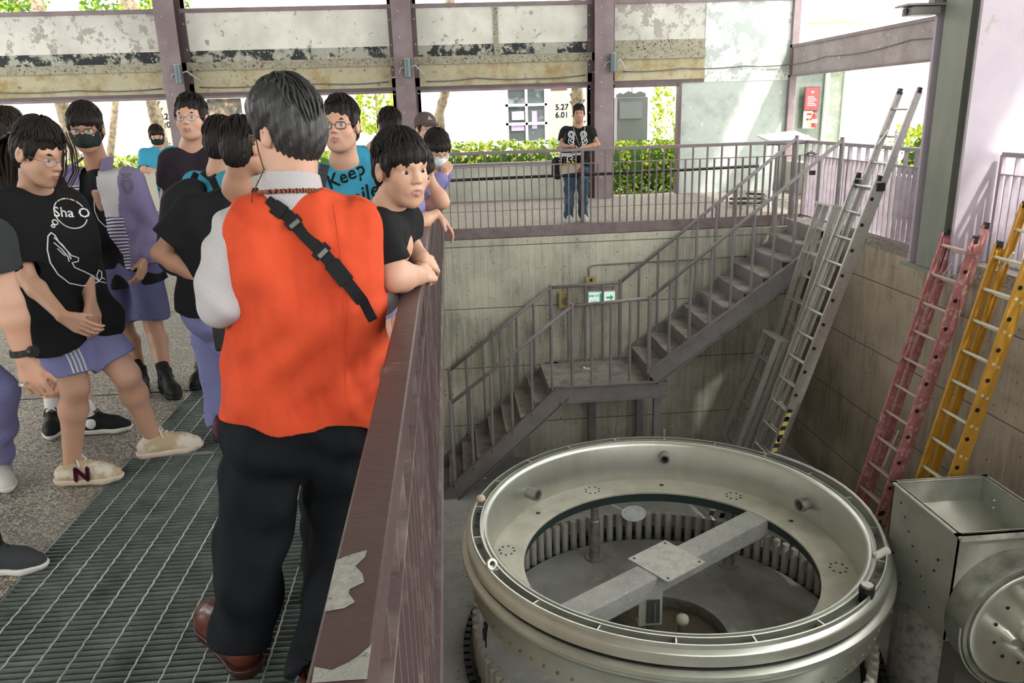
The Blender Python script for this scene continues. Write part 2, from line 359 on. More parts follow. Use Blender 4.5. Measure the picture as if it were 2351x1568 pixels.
# cylinder lamps with wires on the far columns, cable along the band
CYL = M('blue grey lamp', (.10, .14, .15), .35, .3); WIRE = M('grey cable', (.16, .16, .16), .6); WIREL = M('pale cable', (.55, .56, .58), .5)
for x, lab in ((-4.53, 'grey cylinder lamp on the leftmost column'), (-.61, 'grey cylinder lamp on the middle column'), (3.05, 'grey cylinder lamp on the column right of the sign holder')):
    r = thing('wall_lamp', (x, 14.6, 2.4), lab, 'lamp', 'cylinder lamps on the columns')
    MB().cyl((x, 14.57, 2.25), (x, 14.57, 2.55), .065, 20).build('lamp_body', CYL, r, smooth='auto')
    MB().cyl((x, 14.57, 2.551), (x, 14.57, 2.556), .05, 20).build('lens', WHITEP, r)
    MB().box(x-.03, x+.03, 14.62, 14.665, 2.34, 2.44).build('bracket', CYL, r)
    wv = MB(); wv.tube([(x+.05, 14.6, 2.42), (x+.13, 14.64, 2.45), (x+.19, 14.68, 2.40), (x+.24, 14.80, 2.33), (x+.3, 14.92, 2.28)], .011, 6)
    wv.tube([(x-.05, 14.6, 2.42), (x-.12, 14.64, 2.40), (x-.16, 14.68, 2.30), (x-.24, 14.8, 2.27), (x-.3, 14.92, 2.26)], .011, 6)
    wv.build('cable', WIREL, r, smooth=True)
def cable(name, pts, rr, mat, label, n=40):
    Q = []
    for a, b in zip(pts, pts[1:]):
        for k in range(6): t_ = k/6; Q.append(Vector(a).lerp(Vector(b), t_)+Vector((0, 0, -.02*math.sin(PI*t_)*(Vector(b)-Vector(a)).length)))
    Q.append(Vector(pts[-1])); o = MB().tube(Q, rr, 6).build(name, mat, smooth=True); tag(o, label, 'cable'); return o
for xs, lab in (((-10, -8, -6.4, -4.95), 'grey cable sagging along the wall band at the far left'), ((-4.3, -3.1, -2.2, -.98), 'grey cable along the band above the man in the orange vest'), ((-.3, .6, 1.7, 2.6), 'grey cable along the band above the sign holder')):
    cable('wall_cable', [(x, WY-.085, 2.20+.02*math.sin(3*x)) for x in xs], .011, WIRE, lab)
cable('wall_cable', [(3.3, WY-.08, 2.26), (4.4, WY-.08, 2.29), (5.6, WY-.04, 2.30), (6.42, WY-.05, 2.30), (6.46, 13.5, 2.35), (6.47, 11, 2.40), (6.47, 8.5, 2.42)], .010, WIRE, 'grey conduit running across the bluish wall and the right beam')
# security camera on the big column
r = thing('security_camera', (5.0, 8.1, 2.45), 'grey box camera under a small hood on the thick right column', 'camera')
cm = M('camera grey', (.22, .21, .21), .4)
MB().box(4.72, 5.02, 8.06, 8.26, 2.42, 2.50).build('camera_body', cm, r, bevel=.01)
MB().box(4.66, 5.05, 8.03, 8.29, 2.505, 2.525).build('hood', cm, r)
MB().box(4.96, 5.05, 8.10, 8.2, 2.53, 2.66).build('bracket', cm, r)
MB().cyl((4.72, 8.16, 2.46), (4.70, 8.16, 2.46), .03, 14).build('lens', DARK, r)

# ================================================================ RAILINGS
def railing(label, A, B, out, long_first=0, width=.06, ends=()):
    """A->B along the pit edge, out = unit vector towards the pit"""
    A = Vector(A); B = Vector(B); d = (B-A).normalized(); L = (B-A).length; out = Vector(out); up = Vector((0, 0, 1))
    r = thing('guard_railing', A, label, 'railing')
    MB().bar(A+up*1.065, B+up*1.065, width, .045).build('top_rail', RAILM[0], r, bevel=.004)
    MB().bar(A+up*1.035+out*.02, B+up*1.035+out*.02, .012, .05).build('rail_lip', RAILM[0], r) if width > .05 else None
    MB().bar(A+up*.875, B+up*.875, .045, .012).build('mid_rail', RAILM[1], r)
    c = MB(); c.bar(A+up*-.055+out*.025, B+up*-.055+out*.025, .012, .15).bar(A+up*.018-out*.005, B+up*.018-out*.005, .06, .01).bar(A+up*-.125-out*.005, B+up*-.125-out*.005, .06, .01)
    c.build('bottom_channel', RAILM[1], r)
    n = int(L/.105); idx = list(range(1, n))
    bd_ = .017 if width > .05 else .025; meL = MB().box(-.006, .006, -bd_, bd_, .02, 1.045); meS = MB().box(-.006, .006, -bd_, bd_, .02, .87)
    ang = math.atan2(d.y, d.x); protos = {}
    extra = []
    for q, k in enumerate(idx):
        pos = A+d*(L*k/n); key = (k+long_first) % 2
        if q >= 96: extra.append((pos, key)); continue
        if key not in protos:
            o = (meL if key == 0 else meS).build('baluster', RAILM[1], r); protos[key] = o
        else:
            o = protos[key].copy(); COL.objects.link(o)
        o.location = pos; o.rotation_euler = (0, 0, ang)
        if o.parent is None: o.parent = r; o.matrix_parent_inverse = Matrix.Translation(-A)
    if extra:
        m2 = MB()
        for pos, key in extra:
            T = Matrix.Translation(pos) @ Matrix.Rotation(ang, 4, 'Z'); m2.box(-.006, .006, -.025, .025, .02, 1.045 if key == 0 else .87, T=T)
        m2.build('far_balusters', RAILM[1], r, kind='stuff')
    for e in ends:
        MB().box(-.02, .02, -.02, .02, -.1, 1.06, T=Matrix.Translation(A+d*e)).build('post', RAILM[1], r)
    return r
RAILT = patchy('worn purple rail', (.072, .040, .042), (.27, .27, .25), .66, .665, 1.9, (.12, .085, .085), .62, rough=.36)
RAILM = (PURPLE, PURPLE)
RAILM = (RAILT, M('railing purple side', (.105, .072, .075), .4, layers=[((.26, .215, .20), 5, .5, .75)], bump=[(50, .2)]))
railing('long near railing with worn purple top that the people lean on', (-.13, -1.4, 0), (-.13, 11.2, 0), (1, 0, 0), ends=(.0, 4.2, 8.4, 12.6))
nr_ = bpy.data.objects['guard_railing']
for pts in ([(765, 1288), (800, 1276), (842, 1264), (838, 1278), (815, 1300), (832, 1318), (836, 1336), (803, 1352), (800, 1362), (814, 1382), (790, 1396), (745, 1404)], [(722, 1532), (762, 1540), (800, 1522), (822, 1508), (850, 1484), (862, 1478), (858, 1520), (850, 1558), (790, 1562), (716, 1568)]):
    pp = [PZ(x_, y_, 1.0882) for x_, y_ in pts]; pp = [Vector((max(-.1585, min(-.1015, q.x)), q.y, q.z)) for q in pp]
    MB().prism(pp, (0, 0, .0008)).build('bare_patch', M('bare metal patch', (.27, .27, .245), .6, layers=[((.36, .36, .33), 40, .5, .7), ((.15, .13, .12), 60, .62, .7)], bump=[(90, .5)]), nr_)
RAILM = (M('far rail purple', (.20, .165, .175), .4, bump=[(50, .1)]), M('far baluster purple', (.22, .185, .19), .45, layers=[((.15, .11, .12), 6, .4, .7)]))
railing('far purple railing across the back of the pit below the sign holder', (-.10, 11.23, 0), (5.25, 11.33, 0), (0, -1, 0), width=.045, ends=(2.02, 5.34))
RAILM = (M('far rail purple2', (.30, .26, .29), .4), M('lilac baluster', (.36, .31, .36), .45, layers=[((.26, .21, .24), 6, .4, .7)]))
railing('right railing behind the aluminium ladders, up to the thick column', (5.25, 11.33, 0), (5.25, 8.25, 0), (-1, 0, 0), width=.045, ends=(1.25,))
railing('right railing behind the red and yellow ladders', (5.42, 7.4, 0), (5.42, 2.0, 0), (-1, 0, 0), width=.045, ends=(0,))
tag(MB().tube([(-.1, 11.42, .69), (1.2, 11.43, .70), (2.6, 11.45, .705), (4.6, 11.5, .73)], .022, 10).build('handrail_hose', DARK, smooth=True), 'black pipe fixed along the back of the far railing', 'pipe')

# ================================================================ STAIRCASE
YF, YB = 9.97, 11.03
r = thing('steel_staircase', (2.1, 10.5, PZ0), 'grey steel staircase climbing from the pit floor along the far pit wall', 'staircase')
def chan(a, b, y, inward, h=.24):   # channel stringer between two points (x,z)
    m_ = MB(); A = Vector((a[0], y, a[1])); B = Vector((b[0], y, b[1])); up = Vector((0, 0, 1)); n_ = (B-A).normalized().cross(Vector((0, 1, 0))); n_ = n_ if n_.z > 0 else -n_
    m_.bar(A, B, .012, h, up=n_); m_.bar(A+n_*(h/2-.006)+Vector((0, -inward*.03, 0)), B+n_*(h/2-.006)+Vector((0, -inward*.03, 0)), .07, .012, up=n_)
    m_.bar(A-n_*(h/2-.006)+Vector((0, -inward*.03, 0)), B-n_*(h/2-.006)+Vector((0, -inward*.03, 0)), .07, .012, up=n_); return m_
for y, s_ in ((YF, 1), (YB, -1)):
    chan((-.28, -3.62), (1.42, -2.09), y, s_).build('stringer', GREYP, r)
    chan((2.64, -1.95), (5.18, .02-.1), y, s_).build('stringer', GREYP, r)
chan((1.38, -2.12), (2.86, -2.12), YF, 1).build('landing_beam', GREYP, r); chan((1.38, -2.12), (2.86, -2.12), YB, -1).build('landing_beam', GREYP, r)
MB().box(1.40, 2.84, YF, YB, -2.045, -2.02).build('landing', TREAD, r)
for y in (YF, YB): MB().prism([(1.34, y-.006, -2.30), (1.50, y-.006, -2.22), (1.50, y-.006, -2.0), (1.40, y-.006, -2.0), (1.30, y-.006, -2.10)], (0, .012, 0)).build('joint_plate', GREYP, r)
MB().box(2.80, 2.83, YF, YB, -2.22, -2.04).build('landing_edge', GREYP, r)
for i in range(8):
    x = -.20+.2025*i; z = PZ0+.2*(i+1)
    MB().box(x, x+.24, YF+.01, YB-.01, z-.03, z-(.021 if i == 7 else 0)).build('tread', TREAD, r)
    MB().box(x, x+.008, YF+.01, YB-.01, z-.2, z-.002).build('riser', GREYP, r)
for i in range(10):
    x = 2.62+.2525*i; z = -2.02+.202*(i+1)
    if i < 9: MB().box(x-.01, x+.28, YF+.01, YB-.01, z-.03, z).build('tread', TREAD, r)
    else: MB().box(x-.01, 5.2, YF+.01, YB+.1, -.04, 0).build('tread', TREAD, r)
    MB().box(x, x+.008, YF+.01, YB-.01, z-.2, z-.002).build('riser', GREYP, r)
for y, s_ in ((YF, 1), (YB, -1)):
    A, B, C_, D_ = (-.13, -2.17), (1.55, -.89), (2.60, -.83), (5.08, 1.13)
    if y == YB: A, B, C_, D_ = (-.13, -2.05), (1.40, -.86), (2.43, -.83), (4.95, 1.13)
    V = lambda p: Vector((p[0], y, p[1]))
    MB().tube([V(A), V(B)], .025, 10).build('handrail', GREYP, r, smooth=True); MB().tube([V(B), V(C_)], .023, 10).build('handrail', GREYP, r, smooth=True)
    MB().tube([V(C_), V(D_)], .025, 10).build('handrail', GREYP, r, smooth=True)
    segs = [(A, B, 6, lambda x: -3.56+.90*(x+.28), 0), (B, C_, 4, lambda x: -2.03, 0), (C_, D_, 9, lambda x: -1.87+.79*(x-2.64), 0)]
    for (p, q, n, g, _) in segs:
        for k in range(n+(1 if p is not A or True else 0)):
            if k == n and q is not D_: continue
            tt = k/n; x = p[0]+(q[0]-p[0])*tt; z = p[1]+(q[1]-p[1])*tt; big = k == 0 or k == n
            MB().cyl((x, y, max(g(x), -3.55)), (x, y, z+(.04 if big else -.0)), .028 if big else .020, 10).build('post', GREYP, r, smooth='auto')
for x, y in ((2.74, YF+.03), (2.0, YB-.06), (2.74, YB-.03)):
    MB().box(x-.05, x+.05, y-.04, y+.04, PZ0, -2.2).build('leg', GREYP, r)

# ================================================================ LADDERS
def rung(mb, a, b, rr=.016): mb.cyl(a, b, rr, 8)
def ladder_section(r, yc, w, F, T, mat, rmat, depth=.075, nx=0.0, sp=.305, name='side_rail', capm=None, phase=.2, th=.028):
    """F,T: (x,z) of foot and top; the rails lie at y = yc +- w/2"""
    F = Vector((F[0]+nx, yc, F[1])); T = Vector((T[0]+nx, yc, T[1])); d = (T-F).normalized(); L = (T-F).length; n_ = d.cross(Vector((0, 1, 0))).normalized()
    for s_ in (-1, 1):
        o = Vector((0, s_*w/2, 0)); m_ = MB(); m_.bar(F+o, T+o, .004 if mat is ALU else .006, depth, up=n_)
        for e in (-1, 1): m_.bar(F+o+n_*e*(depth/2)-Vector((0, s_*th/2, 0)), T+o+n_*e*(depth/2)-Vector((0, s_*th/2, 0)), th, .005, up=n_)
        m_.build(name, mat, r)
        MB().box(-.02, .02, -.022, .022, -.03, .03, T=Matrix.Translation(T+o-Vector((0, s_*th/2, 0))) @ Matrix.Rotation(math.atan2(d.x, d.z), 4, 'Y')).build('end_cap', capm or DARK, r)
    k = phase
    while k < L-.05:
        p = F+d*k; MB().cyl(p-Vector((0, w/2+.006, 0)), p+Vector((0, w/2+.006, 0)), .016, 8).build('rung', rmat, r, smooth='auto'); k += sp
    return d, n_, L, F
def lerp2(a, b, z): t_ = (z-a[1])/(b[1]-a[1]); return (a[0]+(b[0]-a[0])*t_, z)
def ext_ladder(label, yc, w, F, T, base_top, mat, rmat, fw=.05, tape=None, fphase=.1):
    r = thing('extension_ladder', (F[0], yc, F[1]), label, 'ladder', None)
    ladder_section(r, yc, w, F, lerp2(F, T, base_top), mat, rmat, nx=-.09)
    d, n_, L, F2 = ladder_section(r, yc, w-.075, lerp2(F, T, F[1]+.35), T, mat, rmat, phase=fphase, name='fly_rail')
    bt = lerp2(F, T, base_top); lk = MB()
    for s_ in (-1, 1): MB().box(bt[0]-.12, bt[0]-.03, yc+s_*w/2-.022, yc+s_*w/2+.022, bt[1]-.14, bt[1]-.05).build('rung_lock', DARK if mat is ALU else mat, r)
    tp = T; br = MB()
    for s_ in (-1, 1): p2 = lerp2(F, T, T[1]-.62); p1 = lerp2(F, T, T[1]-.42); br.tube([(p2[0]-.02, yc+s_*(w/2-.04), p2[1]), (p1[0]-.02, yc+s_*.08, p1[1])], .012, 6)
    br.build('rung_brace', rmat, r)
    for z in np.arange(F[1]+.45, base_top, .285):
        q = lerp2(F, T, z); MB().cyl((q[0]-.09, yc-w/2-.008, z), (q[0]-.09, yc-w/2-.0, z), .022, 8).build('rung_plug', DARK, r)
    return r
r = ext_ladder('long aluminium extension ladder rising past the railing beside the thick column', 8.66, .48, (3.50, -3.6), (5.13, 1.70), .78, ALU, ALU)
tape = stripes('hazard tape', (.42, .34, .10), (.02, .02, .02), (0, 0, 1.0), 9, .5)
q0, q1 = lerp2((3.50, -3.6), (5.13, 1.7), -2.9), lerp2((3.50, -3.6), (5.13, 1.7), -1.9)
MB().bar((q0[0]-.09, 8.66-.246, q0[1]), (q1[0]-.09, 8.66-.246, q1[1]), .004, .06, up=(1, 0, -.3)).build('hazard_tape', tape, r)
rr_ = ext_ladder('faded red extension ladder leaning on the right pit wall', 7.31, .48, (4.25, -3.6), (5.14, .42), .30, REDL, M('pink worn rungs', (.5, .36, .36), .5))
q0, q1 = lerp2((4.25, -3.6), (5.14, .42), -3.4), lerp2((4.25, -3.6), (5.14, .42), -2.55)
MB().bar((q0[0]-.09, 7.31-.246, q0[1]), (q1[0]-.09, 7.31-.246, q1[1]), .004, .06, up=(1, 0, -.2)).build('hazard_tape', tape, rr_)
MB().cyl((4.52, 7.36, -2.2), (4.62, 7.3, -1.75), .014, 8).build('brace_rod', M('pink worn rungs', (.5, .36, .36)), rr_)
ext_ladder('yellow extension ladder with pale rungs rightmost against the pit wall', 6.56, .44, (4.33, -3.6), (5.20, .66), .30, YELL, M('pale rungs', (.62, .59, .48), .45))
def step_ladder(label, yc, F, T, wt, wb, n):
    r = thing('step_ladder', (F[0], yc, F[1]), label, 'ladder', 'folded aluminium step ladders')
    Fv = Vector((F[0], yc, F[1])); Tv = Vector((T[0], yc, T[1])); d = (Tv-Fv).normalized(); n_ = d.cross(Vector((0, 1, 0))).normalized()
    for off in (0, .15):
        for s_ in (-1, 1):
            a = Fv+n_*off*1.0+Vector((0, s_*wb/2, 0)); b = Tv+n_*off*.6+Vector((0, s_*wt/2, 0))
            MB().bar(a, b, .03, .07, up=n_).build('side_rail', ALU, r)
            MB().bar(a, a+d*.07, .03, .065, up=n_).build('foot', DARK, r)
    for k in range(1, n):
        t_ = k/n; p = Fv.lerp(Tv, t_); ww = (wb+(wt-wb)*t_)/2
        MB().bar(p-Vector((0, ww, 0)), p+Vector((0, ww, 0)), .012, .075, up=n_).build('step', ALU, r)
        if k % 2: p2 = p+n_*.13; MB().bar(p2-Vector((0, ww, 0)), p2+Vector((0, ww, 0)), .02, .012, up=n_).build('rear_brace', ALU, r)
    c = Tv+n_*.04; MB().bar(c-Vector((0, wt/2+.03, 0)), c+Vector((0, wt/2+.03, 0)), .20, .03, up=d).build('top_cap', ALU, r)
    return r
step_ladder('tall folded aluminium step ladder leaning beside the stairs', 9.45, (3.85, -3.6), (4.78, .36), .40, .62, 13)
step_ladder('short folded aluminium step ladder in front of the tall step ladder', 9.25, (3.35, -3.6), (4.10, -1.25), .40, .58, 8)

# ================================================================ THE STEEL DRUM AND ITS GEAR
CX_, CY_ = 1.94, 6.56; CC = Vector((CX_, CY_, 0))
def pol(a, rr, z): a = math.radians(a); return Vector((CX_+rr*math.cos(a), CY_+rr*math.sin(a), z))
dr = thing('steel_drum', (CX_, CY_, -2.72), 'large round stainless steel drum ring standing in the pit', 'machine')
prof = [(1.725, -2.64), (1.725, -2.19), (1.74, -2.165), (1.762, -2.15), (1.772, -2.15), (1.772, -2.185), (1.80, -2.185), (1.80, -2.15), (1.812, -2.15), (1.812, -2.235), (1.884, -2.235), (1.884, -2.15), (1.897, -2.15),
        (1.90, -2.185), (1.935, -2.20), (1.945, -2.215), (1.945, -2.30), (1.93, -2.312), (1.90, -2.318), (1.90, -2.335), (1.965, -2.34), (1.99, -2.355), (1.995, -2.385), (1.975, -2.41), (1.975, -2.43), (1.94, -2.46), (1.925, -2.50), (1.91, -2.60), (1.91, -2.73), (1.80, -2.73), (1.80, -2.64)]
MB().lathe(prof, CC, 160).build('drum_shell', STEEL, dr, smooth='auto')
MB().lathe([(1.814, -2.234), (1.883, -2.234), (1.883, -2.2335), (1.814, -2.2335)], CC, 120).build('channel_floor', M('channel dirt', (.22, .22, .19), .7, .3, layers=[((.06, .06, .055), 5, .45, .65), ((.42, .42, .38), 9, .6, .75)]), dr)
MB().lathe([(1.901, -2.3345), (1.93, -2.3345), (1.93, -2.32), (1.901, -2.32)], CC, 120).build('seal_groove', BLACKM, dr)
for k in range(20):
    a = 4+18*k; T = Matrix.Translation(pol(a, 1.848, 0)) @ Matrix.Rotation(math.radians(a), 4, 'Z')
    MB().box(-.036, .036, -.006, .006, -2.233, -2.158, T=T).build('channel_rib', STEEL, dr)
MB().lathe([(1.40, -2.645), (1.73, -2.645), (1.73, -2.62), (1.44, -2.62), (1.40, -2.626)], CC, 128).build('inner_shelf', M('dusty shelf', (.52, .505, .43), .8, .1, layers=[((.38, .375, .32), 3, .4, .7), ((.13, .13, .11), 70, .68, .71), ((.52, .51, .45), 22, .6, .7)], bump=[(60, .2)]), dr)
MB().lathe([(1.42, -2.75), (1.45, -2.75), (1.45, -2.645), (1.42, -2.645)], CC, 96).build('shelf_skirt', M('dark green steel', (.03, .05, .05), .5, .3), dr)
hm = MB()
for a in (47, 107, 167, 227, 287, 347):
    for k in range(8):
        q = pol(a+3.0*math.cos(k*PI/4), 1.585+.075*math.sin(k*PI/4), -2.619); hm.cyl(q, q+Vector((0, 0, .0015)), .013, 8)
for a in (20, 77, 137, 197, 257, 317): q = pol(a, 1.57, -2.619); hm.cyl(q, q+Vector((0, 0, .0015)), .026, 12)
hm.build('bolt_holes', BLACKM, dr)
for a, rr, L_ in ((136, .062, .14), (76, .052, .15), (18, .064, .12)):
    p = pol(a, 1.725, -2.42 if a != 76 else -2.30); dv = -Vector((math.cos(math.radians(a)), math.sin(math.radians(a)), 0))
    n1 = MB(); n1.lathe([(rr, 0), (rr, L_), (rr*.78, L_), (rr*.78, 0)], p, 24, axis=dv).lathe([(rr+.008, L_*.55), (rr+.008, L_), (rr, L_), (rr, L_*.55)], p, 24, axis=dv)
    n1.build('nozzle', STEEL_D, dr, smooth='auto'); MB().cyl(p+dv*.01, p+dv*.02, rr*.78, 20).build('nozzle_bore', BLACKM, dr)
# hardware standing in the channel
q = pol(-49, 1.852, -2.233); MB().tube([q, q+Vector((0, 0, .13))], .062, 6).build('hex_bolt', BLACKM, dr); MB().cyl(q+Vector((0, 0, .13)), q+Vector((0, 0, .15)), .045, 18).build('bolt_end', STEEL, dr)
q = pol(-160, 1.85, -2.14); MB().lathe([(.028, -.018), (.05, -.018), (.05, .018), (.028, .018)], q, 20, axis=(.5, -.8, .5)).box(q.x-.03, q.x+.03, q.y-.03, q.y+.03, -2.233, -2.17).build('lifting_eye', STEEL, dr, smooth='auto')
q = pol(162, 1.87, -2.14); MB().sph(q, .05, 12, (1, 1, .8)).build('foam_lump', M('old foam', (.6, .52, .42), .9, bump=[(50, .5)]), dr, smooth=True)
q = pol(76, 1.89, -2.15); MB().cyl(q-Vector((0, 0, .05)), q+Vector((0, 0, .10)), .010, 8).cyl(q+Vector((0, 0, .07)), q+Vector((0, 0, .10)), .016, 8).build('pin_rod', STEEL, dr)
q = pol(-28, 1.86, -2.19); MB().cyl(q-Vector((.07, 0, 0)), q+Vector((.06, .02, .05)), .035, 14).build('hose_stub', WHITEP, dr, smooth='auto')
hp = [pol(a, 1.90+.015*math.sin(math.radians(a*5)), -2.13-.0*a) for a in range(-26, 44, 5)]
MB().tube(hp, .016, 8).build('hose', M('grey hose', (.5, .5, .48), .5), dr, smooth=True)
for a in range(196, 345, 4): q = pol(a, 1.912, -2.66); dv = Vector((math.cos(math.radians(a)), math.sin(math.radians(a)), 0)); MB().cyl(q-dv*.004, q+dv*.010, .014, 8).build('skirt_bolt', STEEL_D, dr)
q = pol(266, 1.91, -2.68); dv = Vector((math.cos(math.radians(266)), math.sin(math.radians(266)), 0)); MB().lathe([(.075, 0), (.075, .09), (.055, .09), (.055, 0)], q, 24, axis=dv).build('outer_nozzle', STEEL, dr, smooth='auto')
for a in (47, 107, 167, 227, 287, 347):
    b = pol(a, 1.53, 0); p1 = MB()
    p1.lathe([(0, -3.47), (.115, -3.47), (.115, -3.452), (.062, -3.448), (.062, -2.98), (.046, -2.965), (.046, -2.64), (0, -2.64)], b, 24)
    p1.build('support_post', STEEL_D, dr, smooth='auto')
    u = Vector((math.cos(math.radians(a)), math.sin(math.radians(a)), 0)); tvec = Vector((-u.y, u.x, 0)); g = MB()
    for s_ in (-1, 1): c0 = b+tvec*s_*.16+Vector((0, 0, -2.65)); g.prism([c0-u*.10, c0+u*.12, c0+u*.12-Vector((0, 0, .20))], tvec*.01)
    g.build('gusset', M('dark green steel', (.03, .05, .05)), dr)
bd = Vector((.848, .53, 0)); bn_ = Vector((-.53, .848, 0)); bc = Vector((1.925, 6.545, -2.735))
MB().bar(bc-bd*1.6, bc+bd*1.5, .26, .20).build('cross_beam', M('painted box beam', (.38, .39, .37), .8, .1, layers=[((.28, .29, .29), 3, .4, .7), ((.56, .56, .52), 40, .58, .68), ((.14, .15, .15), 14, .66, .7)], bump=[(60, .3)]), dr, bevel=.015)
MB().bar(bc-bd*.265+Vector((0, 0, .107)), bc+bd*.265+Vector((0, 0, .107)), .52, .012).build('cover_plate', M('worn plate', (.50, .50, .46), .75, .2, layers=[((.38, .38, .36), 12, .45, .65), ((.62, .62, .58), 40, .6, .68)], bump=[(50, .2)]), dr)
pb = MB()
for i in (-1, 1):
    for k in (-1, 1): q = bc+bd*.22*i+bn_*.22*k+Vector((0, 0, .1135)); pb.cyl(q, q+Vector((0, 0, .0015)), .014, 10)
pb.build('plate_holes', BLACKM, dr)

gr = thing('pin_gear', (CX_, CY_, PZ0), 'low round turntable ringed by upright steel pins under the drum', 'machine')
MB().lathe([(.62, -3.50), (.62, -3.47), (1.80, -3.47), (1.80, -3.50)], CC, 96).build('base_plate', M('dull turntable plate', (.34, .345, .335), .6, .3, layers=[((.22, .22, .21), 2.2, .4, .7), ((.48, .48, .46), 5, .6, .75), ((.1, .1, .09), 60, .68, .72)], bump=[(30, .15)]), gr)
MB().lathe([(.62, -3.59), (.64, -3.59), (.64, -3.50), (.62, -3.50)], CC, 64).lathe([(1.76, -3.6), (1.80, -3.6), (1.80, -3.50), (1.76, -3.50)], CC, 96).build('plate_rim', STEEL_D, gr)
MB().lathe([(1.815, -3.57), (1.97, -3.57), (1.97, -3.51), (1.815, -3.51)], CC, 120).build('pin_ring', BLACKM, gr)
ch = MB()
for k in range(120):
    a = 3*k; T = Matrix.Translation(pol(a, 2.0, -3.50)) @ Matrix.Rotation(math.radians(a), 4, 'Z'); ch.box(-.03, .03, -.035, .035, -.03, .03, T=T)
ch.lathe([(1.97, -3.56), (2.02, -3.56), (2.02, -3.52), (1.97, -3.52)], CC, 96); ch.build('drive_chain', BLACKM, gr)
MB().lathe([(2.04, -3.60), (2.35, -3.60), (2.35, -3.42), (2.04, -3.42)], CC, 60, a0=math.radians(30), a1=math.radians(132)).build('drum_shade_plate', M('drum shade brown', (.10, .08, .072), .75, .2, layers=[((.22, .2, .19), 6, .4, .8)]), gr)  # added arc plate; its dark brown paints the drum's shade on the floor
NP = 99; proto = None
pinm = MB(); pinm.lathe([(0, -3.51), (.041, -3.51), (.041, -3.155), (.038, -3.15), (0, -3.15)], (0, 0, 0), 16)
for k in range(NP):
    p = pol(360*k/NP+1, 1.89, 0)
    if proto is None: proto = pinm.build('pin', CASTG, gr, smooth='auto'); o = proto
    else:
        o = proto.copy(); COL.objects.link(o); o.parent = gr; o.matrix_parent_inverse = proto.matrix_parent_inverse.copy()
    o.location = p
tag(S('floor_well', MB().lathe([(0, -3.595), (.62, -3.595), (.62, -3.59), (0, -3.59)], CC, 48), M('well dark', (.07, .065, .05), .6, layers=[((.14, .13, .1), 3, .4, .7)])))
jb = thing('junction_box', (1.80, 6.62, -3.59), 'pale electrical box on a stalk inside the drum below the cross beam', 'box')
MB().box(1.66, 1.90, 6.55, 6.70, -3.36, -2.98).build('housing', M('pale box paint', (.55, .56, .52), .5, layers=[((.42, .42, .4), 9, .5, .7)]), jb, bevel=.008)
MB().box(1.74, 1.87, 6.535, 6.552, -3.32, -3.06).build('cover', M('cover dark', (.08, .10, .09), .5), jb)
MB().cyl((1.82, 6.53, -3.30), (1.82, 6.53, -3.10), .012, 8).build('lever', STEEL, jb)
MB().cyl((1.80, 6.62, -3.59), (1.80, 6.62, -3.30), .04, 12).build('stalk', STEEL_D, jb)
MB().box(1.56, 1.66, 6.57, 6.65, -3.26, -3.08).build('connector', M('rusted connector', (.16, .11, .09), .8), jb)
sp = thing('standpipe', (2.06, 6.50, -3.59), 'short pale standpipe with a domed cap beside the electrical box', 'pipe')
MB().cyl((2.06, 6.40, -3.59), (2.06, 6.40, -3.22), .045, 18).build('pipe', STEEL_D, sp, smooth='auto'); MB().lathe([(0, -3.24), (.055, -3.24), (.062, -3.21), (.055, -3.17), (0, -3.15)], (2.06, 6.40, 0), 20).build('cap', M('pale cap', (.62, .60, .52), .6), sp, smooth=True)
hf = thing('hand_fan', (2.01, 8.30, -3.14), 'white and blue printed hand fan lying on the steel pins', 'fan')
T = Matrix.Translation((2.03, 8.33, -3.10)) @ Matrix.Rotation(.5, 4, 'Z') @ Matrix.Rotation(.32, 4, 'X')
fb = MB(); fb.prism([T @ Vector((.17*math.cos(a), .125*math.sin(a), 0)) for a in np.linspace(0, 2*PI, 28, endpoint=False)], (0, 0, .003))
fb.build('fan_leaf', patchy('fan print', (.62, .72, .80), (.82, .86, .88), .46, .5, 9, (.16, .30, .42), .60, rough=.5), hf)
MB().tube([T @ Vector((-.10, .10, .006)), T @ Vector((-.17, .26, .006))], .010, 8).build('handle', WHITEP, hf)

# ================================================================ HOPPER MACHINE
H = thing('hopper_machine', (4.25, 5.55, PZ0), 'grey steel feed hopper with a round bolted door at the right edge', 'machine')
x0, x1, y0, y1, zt, zb = 3.82, 4.66, 5.10, 6.02, -1.65, -2.62
hw = MB(); hw.box(x0, x0+.012, y0, y1, zb, zt).box(x1-.012, x1, y0, y1, zb, zt).box(x0, x1, y0, y0+.012, zb, zt).box(x0, x1, y1-.012, y1, zb, zt)
hw.build('hopper_wall', GREENY, H)
hr = MB(); hr.box(x0-.03, x0+.02, y0-.03, y1+.01, zt-.012, zt).box(x1-.02, x1+.03, y0-.03, y1+.01, zt-.012, zt).box(x0-.03, x1+.03, y0-.035, y0+.02, zt-.012, zt).box(x0-.03, x1+.03, y1-.02, y1+.012, zt-.012, zt).box(x0, x1, y0-.034, y0-.002, zt-.05, zt)
hr.build('rim', M('bright rim', (.56, .57, .53), .45, .5, layers=[((.38, .38, .35), 12, .5, .7)]), H)
MB().add([(x0+.01, y1-.01, -1.88), (x1-.01, y1-.01, -1.88), (x1-.01, y0+.01, -2.18), (x0+.01, y0+.01, -2.18)], [(0, 1, 2, 3)]).build('chute_plate', STEEL, H)
MB().box(x0, x1, y0, y1, zb-.01, zb).build('hopper_bottom', GREENY, H)
